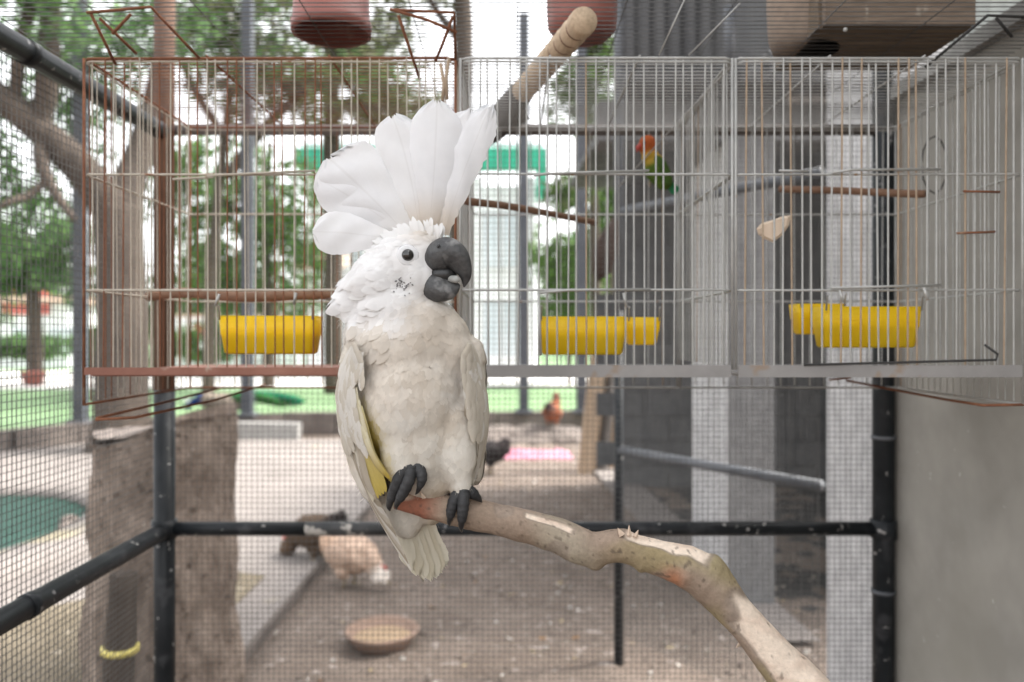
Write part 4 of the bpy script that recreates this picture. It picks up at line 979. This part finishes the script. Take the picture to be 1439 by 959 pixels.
    for it in range(7000):
        p,n=sample(); x,y=px(p); front=n.y<.1
        if front and (V((x,y))-V((572,359))).length<19: continue
        if front and x>592 and 338<y<424 and p.y<DBIRD: continue
        if front and y>492 and (x<tab(EL,y)-3 or x>tab(ER,y)+3): continue
        if y<440:
            f=V((x-628,0,-(y-352)*.75)); f.x-=30
            f=f.normalized(); ln=rnd.uniform(11,17); wd=rnd.uniform(7,10); lift=.04
            if x<545 and y>385: ln=rnd.uniform(26,40); wd=rnd.uniform(13,18); lift=rnd.uniform(.05,.30)
            elif y>395: ln=rnd.uniform(18,26); wd=rnd.uniform(11,15); lift=.07
            if y<345: ln*=.9
        else:
            f=V(((x-575)*.0022,0,-1)); ln=rnd.uniform(26,38); wd=rnd.uniform(14,20); lift=rnd.uniform(.02,.07)
            if y<490 and x<548: f=V((-.45,0,-1)); lift=rnd.uniform(.05,.22)
            if y>560: ln=rnd.uniform(26,36)
            if y>640: ln=rnd.uniform(18,28); wd*=.8
            if x<500 or x>664: ln=rnd.uniform(24,34); wd=rnd.uniform(13,18); f=V((.10 if x<500 else -.08,0,-1)); lift=.05
        if y>690: lift=.03
        f=V(f)+V((rnd.uniform(-.18,.18),rnd.uniform(-.1,.1),rnd.uniform(-.1,.1)))
        f=(f-n*f.dot(n)); 
        if f.length<1e-4: continue
        f.normalize(); d=(f*math.cos(lift)+n*math.sin(lift)).normalized()
        b=p+n*(.0006 if y<440 else -.0006)-f*ln*U*.25; tp=b+d*ln*U
        c=col(x,y,p); k=rnd.uniform(.94,1.03) if y<440 else rnd.uniform(.93,1.05); c=tuple(q*k for q in c)
        tc=tuple(min(.84,q*1.06) for q in c)
        v0=len(pl.v); feather(pl,b,tp,wd*U,n,camber=.12,bend=.04,n=5,m=4,prof=prof_down,rag=.05,col=tuple(q*(.97 if y<440 else .93) for q in c),tipcol=tc,rnd=rnd); placed+=1
        ruff=clamp01((lift-.10)/.2)*.75; hh=rnd.uniform(.0006,.0016) if y<440 else rnd.uniform(.0007,.0020)      # lay the feather along the skin, tip a little proud
        for i in range(v0,len(pl.v)):
            q=V(pl.v[i]); h=bvh.find_nearest(q)
            if h[0] is None: continue
            u_,t_,_q=pl.uv[i]; g=h[0]+h[1]*(.0005+hh*t_-.0005*(2*u_-1)**2*t_); pl.v[i]=tuple(g*(1-ruff)+q*ruff)
    fk=MB()
    for k in range(34):
        h,n=surf(565+rnd.gauss(0,8),403+rnd.gauss(0,6)); a=rnd.uniform(0,6.28); dd=V((math.cos(a),0,math.sin(a))); 
        feather(fk,h+n*.0022,h+n*.0032+dd*rnd.uniform(1.2,4)*U,rnd.uniform(1,2.2)*U,n,n=3,m=2,prof=prof_down,col=(.17,.165,.165),rnd=rnd)
    tag(fk.build('dark_flecks',M['down'],body),kind='stuff')
    # loose filaments at the edge of cheek, nape and breast
    for it in range(1800):
        p,n=sample(); x,y=px(p)
        if x>525 and y<425: continue
        if (V((x,y))-V((572,359))).length<22: continue
        f=V((x-628,0,-(y-352)*.75)) if y<440 else V(((x-575)*.004,0,-1)); f.normalize()
        d=(f*.9+n*rnd.uniform(.25,.7)+V((rnd.uniform(-.3,.3),0,rnd.uniform(-.3,.3)))).normalized()
        ln=rnd.uniform(10,26)*U*(1 if y<450 else .6); c=col(x,y,p)
        s_=d.cross(n).normalized()*.00016; e=p+d*ln; md=p+d*ln*.5+n*.001
        pl.add([p-s_,p+s_,md+s_*.7,e,md-s_*.7],[(0,1,2,4),(4,2,3)],None,c)
    po_=tag(pl.build('plumage',M['plume'],body,True),kind='stuff')
    bend_normals(po_,pl,bvh,.75)
    # --- crest
    hd=DBIRD
    crest=[  # base x,y, tip x,y, width, depth offset, yaw of face, bend, side
      (556,338,441,326,60,.018,-.25,.05,-.03),(569,330,448,252,70,.002,-.2,.05,-.03),(571,329,462,222,106,.006,-.15,.04,-.02),
      (589,325,552,164,76,.002,.0,.05,-.04),(603,325,614,143,74,.010,.05,.05,-.015),
      (615,327,660,158,60,.002,.15,.05,.01),(624,329,688,151,46,.006,.12,.05,.02)]
    for i,(bx,by,tx,ty,wd,o,yaw,be,si) in enumerate(crest):
        mb=MB(); nrm=V((yaw,-1,.05)).normalized()
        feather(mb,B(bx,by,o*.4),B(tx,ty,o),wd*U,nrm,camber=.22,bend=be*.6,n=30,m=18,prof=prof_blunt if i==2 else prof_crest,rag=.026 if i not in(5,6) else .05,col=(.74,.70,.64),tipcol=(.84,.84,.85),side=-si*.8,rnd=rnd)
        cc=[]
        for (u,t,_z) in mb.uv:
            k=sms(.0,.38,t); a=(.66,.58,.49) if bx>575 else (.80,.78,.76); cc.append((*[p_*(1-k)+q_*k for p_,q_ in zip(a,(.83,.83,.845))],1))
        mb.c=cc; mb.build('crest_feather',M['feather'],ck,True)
    # short feathers that hide the crest roots
    rt=MB()
    for k in range(170):
        t=rnd.random(); bx=540+92*t+rnd.uniform(-5,5); by=348-14*math.sin(t*2.6)+rnd.uniform(-6,8)
        h,n=surf(bx,by)
        if h is None: continue
        a=R(176-112*t+rnd.uniform(-16,16)); ln=rnd.uniform(8,25); tx=bx+ln*math.cos(a); ty=by-ln*math.sin(a)
        o=DBIRD-h.y; k2=rnd.uniform(.1,.75)*sms(.30,.6,t)
        c=tuple(p_*(1-k2)+r_*k2 for p_,r_ in zip((.80,.79,.78),(.60,.53,.45)))
        feather(rt,B(bx,by,o-.001),B(tx,ty,max(o*.35,.010)+rnd.uniform(0,.002)),rnd.uniform(5,9)*U,V((0,-1,.2)),camber=.05,bend=.03,n=6,m=4,prof=prof_down,rag=.04,col=c,tipcol=(.81,.805,.80),rnd=rnd)
    ro_=tag(rt.build('crest_roots',M['plume'],body,True),kind='stuff')
    ro_.data.normals_split_custom_set_from_vertices([((v.normal if v.normal.y<0 else -v.normal)*.1+V((-.15,-1,.25)).normalized()*.9).normalized() for v in ro_.data.vertices])
    # --- eye
    h,n=surf(573,359); nv=(n*.6+V((0.15,-1,.05))*.6).normalized(); q=nv.to_track_quat('Z','Y').to_euler()
    mb=MB(); vs=[]; prof=[(.0001,.0010),(7.5*U,.0012),(8.8*U,.0016),(9.6*U,.0011),(10.6*U,.0013),(11.6*U,.0007),(12.6*U,.0008),(14*U,-.0002),(16*U,-.002)]
    mb.lathe(prof,(0,0,0),28); Mx=Matrix.Translation(h)@q.to_matrix().to_4x4(); mb.v=[tuple(Mx@V(p)) for p in mb.v]; er=mb.build('eye_ring',M['eye_ring'],ck,True)
    mb=MB(); mb.ell(h+nv*.0005,(8.4*U,8.4*U,8.4*U),None,20,14); ey=mb.build('eye',M['eye_black'],ck,True)
    # --- beak
    def loft(rows,n=26,flat=.8):
        r_=smoothpath([(*B(x,y,o),r*U,fl) for x,y,o,r,fl in rows],8); mb=MB(); mb.tube([a[:3] for a in r_],[max(.0003,a[3]) for a in r_],n,True,[a[4] for a in r_]); return mb
    mb=loft([(605,378,.012,9,.95),(613,366,.018,20,.85),(626,357,.022,23,.75),(640,362,.024,20.5,.66),(650,376,.024,14,.6),(654,390,.022,8,.6),(652,404,.020,1,.6)]); ub=mb.build('upper_beak',M['beak'],ck,True)
    mb=loft([(596,389,.010,9,1.0),(603,398,.014,17,.95),(615,405,.019,19.5,.8),(629,407,.021,16,.7),(639,404,.022,10,.65),(646,400,.022,2,.6)]); mb.build('lower_beak',M['beak'],ck,True)
    mb=MB(); mb.ell(B(622,386,.016),(20*U,14*U,13*U),None,16,12); mb.build('mouth',M['claw'],ck,True)
    mb=loft([(628,391,.018,3.5,.9),(636,392.5,.025,5,.9),(642,393,.028,5.2,.9),(646,393.5,.028,2.5,.8)],14); mb.build('tongue',M['tongue'],ck,True)
    for dx in (0,):
        mb=MB(); mb.ell(B(616,346,.038),(2.2*U,1.2*U,2.8*U),(0,R(25),0),10,8); mb.build('nostril',M['claw'],ub,True)
    # --- wings
    def wing(fl, covs, nrm, edge_r=True):
        wb=MB()
        for (bx,by,tx,ty,wd,o,c) in covs: feather(wb,B(bx,by,o),B(tx,ty,o+.001),wd*U,nrm,camber=.3,bend=.05,n=7,m=4,prof=prof_down,rag=.03,col=tuple(q*.95 for q in c),tipcol=c,rnd=rnd)
        wo_=wb.build('wing',M['feather'],ck,True)
        for (bx,by,mx_,my_,tx,ty,wd,ob,om,ot,c,c2) in fl:
            mb=MB(); feather(mb,B(bx,by,ob),B(tx,ty,ot),wd*U,nrm,camber=.28,n=24,m=8,prof=prof_flight,rag=.008,col=c,tipcol=c2,rnd=rnd,mid=B(mx_,my_,om))
            mb.c=[(*[q*(1-kk)+e2*kk for q,e2 in zip(cc_[:3],(.36,.285,.20))],1) for cc_,kk in ((cc_,.75*sms(.72,.98,u_[0] if edge_r else 1-u_[0])*sms(.05,.3,u_[1])) for cc_,u_ in zip(mb.c,mb.uv))]
            mb.build('flight_feather',M['feather'],wo_,True)
    cr=(.64,.585,.50); cd=(.44,.375,.29); cw=(.74,.705,.65)
    covs=[]
    for k in range(150):
        y=482+rnd.random()**1.2*125; u=rnd.random()*(1 if y<525 else .68); xo,xi=tab(OL_,y),tab(EL,y); xx=xo+5+(xi-xo-9)*u
        y2=y+rnd.uniform(26,40); x2=tab(OL_,y2)+4+(tab(EL,y2)-tab(OL_,y2)-8)*u
        o=.020+.030*math.sin(u*1.5)-.0*u
        covs.append((xx,y,x2,y2,rnd.uniform(10,14),o+rnd.uniform(0,.003),rnd.choice([cr,cw,cw,cw,(.66,.61,.53)])))
    fl=[]
    for k in range(9):       # long primaries, outermost first
        t=k/8; fl.append((474+3.4*k,566+3*k,476+4*k,640+7*k,578-42*t,803-92*t,15-2*t,.020+.002*k,.016+.003*k,-.020+.004*k,[cw,cr,cd][k%3],[cw,cd,cr][k%3]))
    for k in range(6):       # secondaries along the inner edge
        t=k/5; fl.append((486+4*k,556+3*k,494+4.2*k,630,524+18*t,706-14*t,13,.034+.003*k,.036+.003*k,.022+.003*k,[cw,(.60,.54,.44)][k%2] if k<2 else (.68,.60,.34),[(.68,.63,.50),(.50,.43,.32)][k%2] if k<2 else (.62,.48,.11)))
    for k in range(9):       # yellow lining between wing and belly
        t=k/8; fl.append((500+1.6*k+rnd.uniform(-2,2),545+9*k,504+2.2*k,612+5*k,530+17*t,655+16*t+rnd.uniform(-4,4),10,.047+.001*k,.049+.001*k,.048,(.70,.65,.50),rnd.choice([(.60,.47,.10),(.62,.51,.17),(.58,.43,.06)])))
    wing(fl,covs,V((-.6,-.8,.12)).normalized())
    covs=[]
    for k in range(120):
        y=480+rnd.random()**1.2*110; u=rnd.random(); xo,xi=tab(OR_,y),tab(ER,y); xx=xo-5+(xi-xo+8)*u
        y2=y+rnd.uniform(26,40); x2=tab(OR_,y2)-4+(tab(ER,y2)-tab(OR_,y2)+7)*u
        covs.append((xx,y,x2,y2,rnd.uniform(10,14),.018+.028*math.sin(u*1.5)+rnd.uniform(0,.003),rnd.choice([cr,cw,cr,(.62,.565,.48)])))
    fl=[]
    for k in range(8):
        t=k/7; fl.append((683-3.6*k,556-3*k,687-4*k,625,658-1*t,694-22*t,13-2*t,.016+.003*k,.014+.003*k,.004+.004*k,[cr,cd,cw,(.56,.49,.40)][k%4],[cd,cw,cr,(.60,.53,.43)][k%4]))
    wing(fl,covs,V((.55,-.82,.1)).normalized())
    # --- tail
    for k,(tx,ty,o) in enumerate([(578,799,-.036),(588,808,-.04),(597,814,-.044),(606,816,-.047),(614,810,-.05),(620,803,-.052),(626,795,-.055)]):
        mb=MB(); feather(mb,B(548+5*k,668+2*k,-.03),B(tx,ty,o),27*U,V((-.25,-1,.2)).normalized(),camber=.15,bend=.02,n=22,m=8,prof=prof_flight,rag=.035,col=(.68,.63,.52),tipcol=[(.70,.66,.55),(.62,.57,.45)][k%2],side=.02,rnd=rnd); mb.build('tail_feather',M['feather'],ck,True)
    for k in range(26):      # under tail coverts below the branch
        pass
    # --- feet
    def foot(leg,toes):
        mb=MB(); r_=smoothpath([(*B(x,y,o),r*U) for x,y,o,r in leg],6); mb.tube([a[:3] for a in r_],[a[3] for a in r_],14); ft=mb.build('foot',M['foot'],ck,True)
        for toe,clw in toes:
            r_=smoothpath([(*B(x,y,o),r*U) for x,y,o,r in toe],7)
            mb=MB(); rad=[a[3]*.93*(1+.05*math.sin(i*1.8)) for i,a in enumerate(r_)]; mb.tube([a[:3] for a in r_],rad,12); to=mb.build('toe',M['foot'],ft,True)
            r_=smoothpath([(*B(x,y,o),r*U) for x,y,o,r in clw],5); mb=MB(); mb.tube([a[:3] for a in r_],[a[3] for a in r_],10); mb.build('claw',M['claw'],to,True)
    foot([(578,630,.030,10),(577,645,.036,12),(573,656,.040,13),(568,666,.040,10)],[
      ([(571,655,.042,9.5),(561,672,.043,9),(553,691,.038,8),(549,703,.035,6.5)],[(549,703,.035,5.5),(547,712,.034,4),(548,718,.031,1)]),
      ([(579,655,.045,9.5),(575,674,.048,9),(567,692,.046,8),(561,702,.044,6.5)],[(561,702,.044,5),(557,710,.042,3.5),(557,716,.038,1)]),
      ([(582,654,.040,9),(590,661,.046,8.5),(593,673,.048,7.5),(590,684,.046,5)],[(590,684,.046,4),(587,691,.044,2.6),(584,695,.042,.8)]),
      ([(566,660,.034,8.5),(553,674,.026,8),(543,686,.014,6.5)],[(543,686,.014,5),(538,691,.013,3.5),(540,697,.014,1)])])
    foot([(648,668,.022,9),(649,682,.026,11),(648,692,.027,11),(648,698,.027,8)],[
      ([(645,690,.030,9),(638,704,.034,8.5),(634,717,.034,7.5),(633,726,.031,6)],[(633,726,.031,4.5),(631,734,.028,3),(632,740,.024,.8)]),
      ([(651,690,.032,9.5),(651,706,.037,9),(650,721,.037,8),(649,732,.034,6.5)],[(649,732,.034,5),(648,741,.031,3.6),(649,748,.026,1)]),
      ([(654,688,.028,9),(662,692,.026,9),(668,697,.024,7.5)],[(668,697,.024,6.5),(673,701,.023,4.5),(677,706,.021,1)]),
      ([(642,690,.020,8),(634,696,.006,7),(630,706,-.004,6)],[(630,706,-.004,4.5),(628,712,-.006,3),(628,717,-.005,1)])])
cockatoo()

# ================================================================== LOVEBIRD
def lovebird():
    d=1.475; u=d/F; Q=lambda x,y,o=0: P(x,y,d-o)
    t=thing('lovebird','small green lovebird with orange face clinging inside the middle cage','lovebird',Q(930,262))
    parts=[(Q(910,205),(13*u,12*u,15*u),None),(Q(914,222),(13*u,12*u,12*u),None),(Q(922,238),(17*u,15*u,24*u),(0,R(-22),0)),(Q(931,252),(13*u,12*u,16*u),(0,R(-28),0))]
    def cf(p):
        x,y=px(p); n=noise.noise(p*90)*4; yy=y+n+(x-915)*.35
        org=(.42,.10,.03); yel=(.48,.31,.05); grn=(.09,.15,.025)
        k=sms(206,218,yy); c=[a*(1-k)+b*k for a,b in zip(org,yel)]; k=sms(222,234,yy); return tuple(a*(1-k)+b*k for a,b in zip(c,grn))
    fluffy(parts,.0022,.0008,120,cf,4).build('body',M['fluff'],t,True)
    mb=MB(); mb.tube([Q(902,205,.004),Q(896,208,.005),Q(895,214,.005)],[5*u,3.5*u,.6*u],10); mb.build('beak',M['skin_red'],t,True)
    mb=MB(); mb.ell(Q(905,201,.016),(2.4*u,2.0*u,2.4*u),None,10,8); mb.build('eye',M['eye_black'],t,True)
    mb=MB(); mb.ell(Q(932,240,.016),(9*u,4*u,24*u),(0,R(-26),0),14,10); mb.c=[(.06,.11,.025,1)]*len(mb.v); mb.build('wing',M['fluff'],t,True)
    for k in range(4):
        mb=MB(); feather(mb,Q(936,254,-.002*k),Q(949+1.5*k,273-1.5*k,-.004),9*u,V((0,-1,0)),n=8,m=4,col=(.05,.20,.07),tipcol=(.03,.22,.10)); mb.build('tail_feather',M['fluff'],t,True)
    for x in (916,924):
        mb=MB(); mb.tube([Q(x,250,.0),Q(x-3,258,-.03),Q(x-2,262,-.054)],[2.6*u,2*u,1.8*u],8); mb.build('leg',M['horn'],t,True)
lovebird()
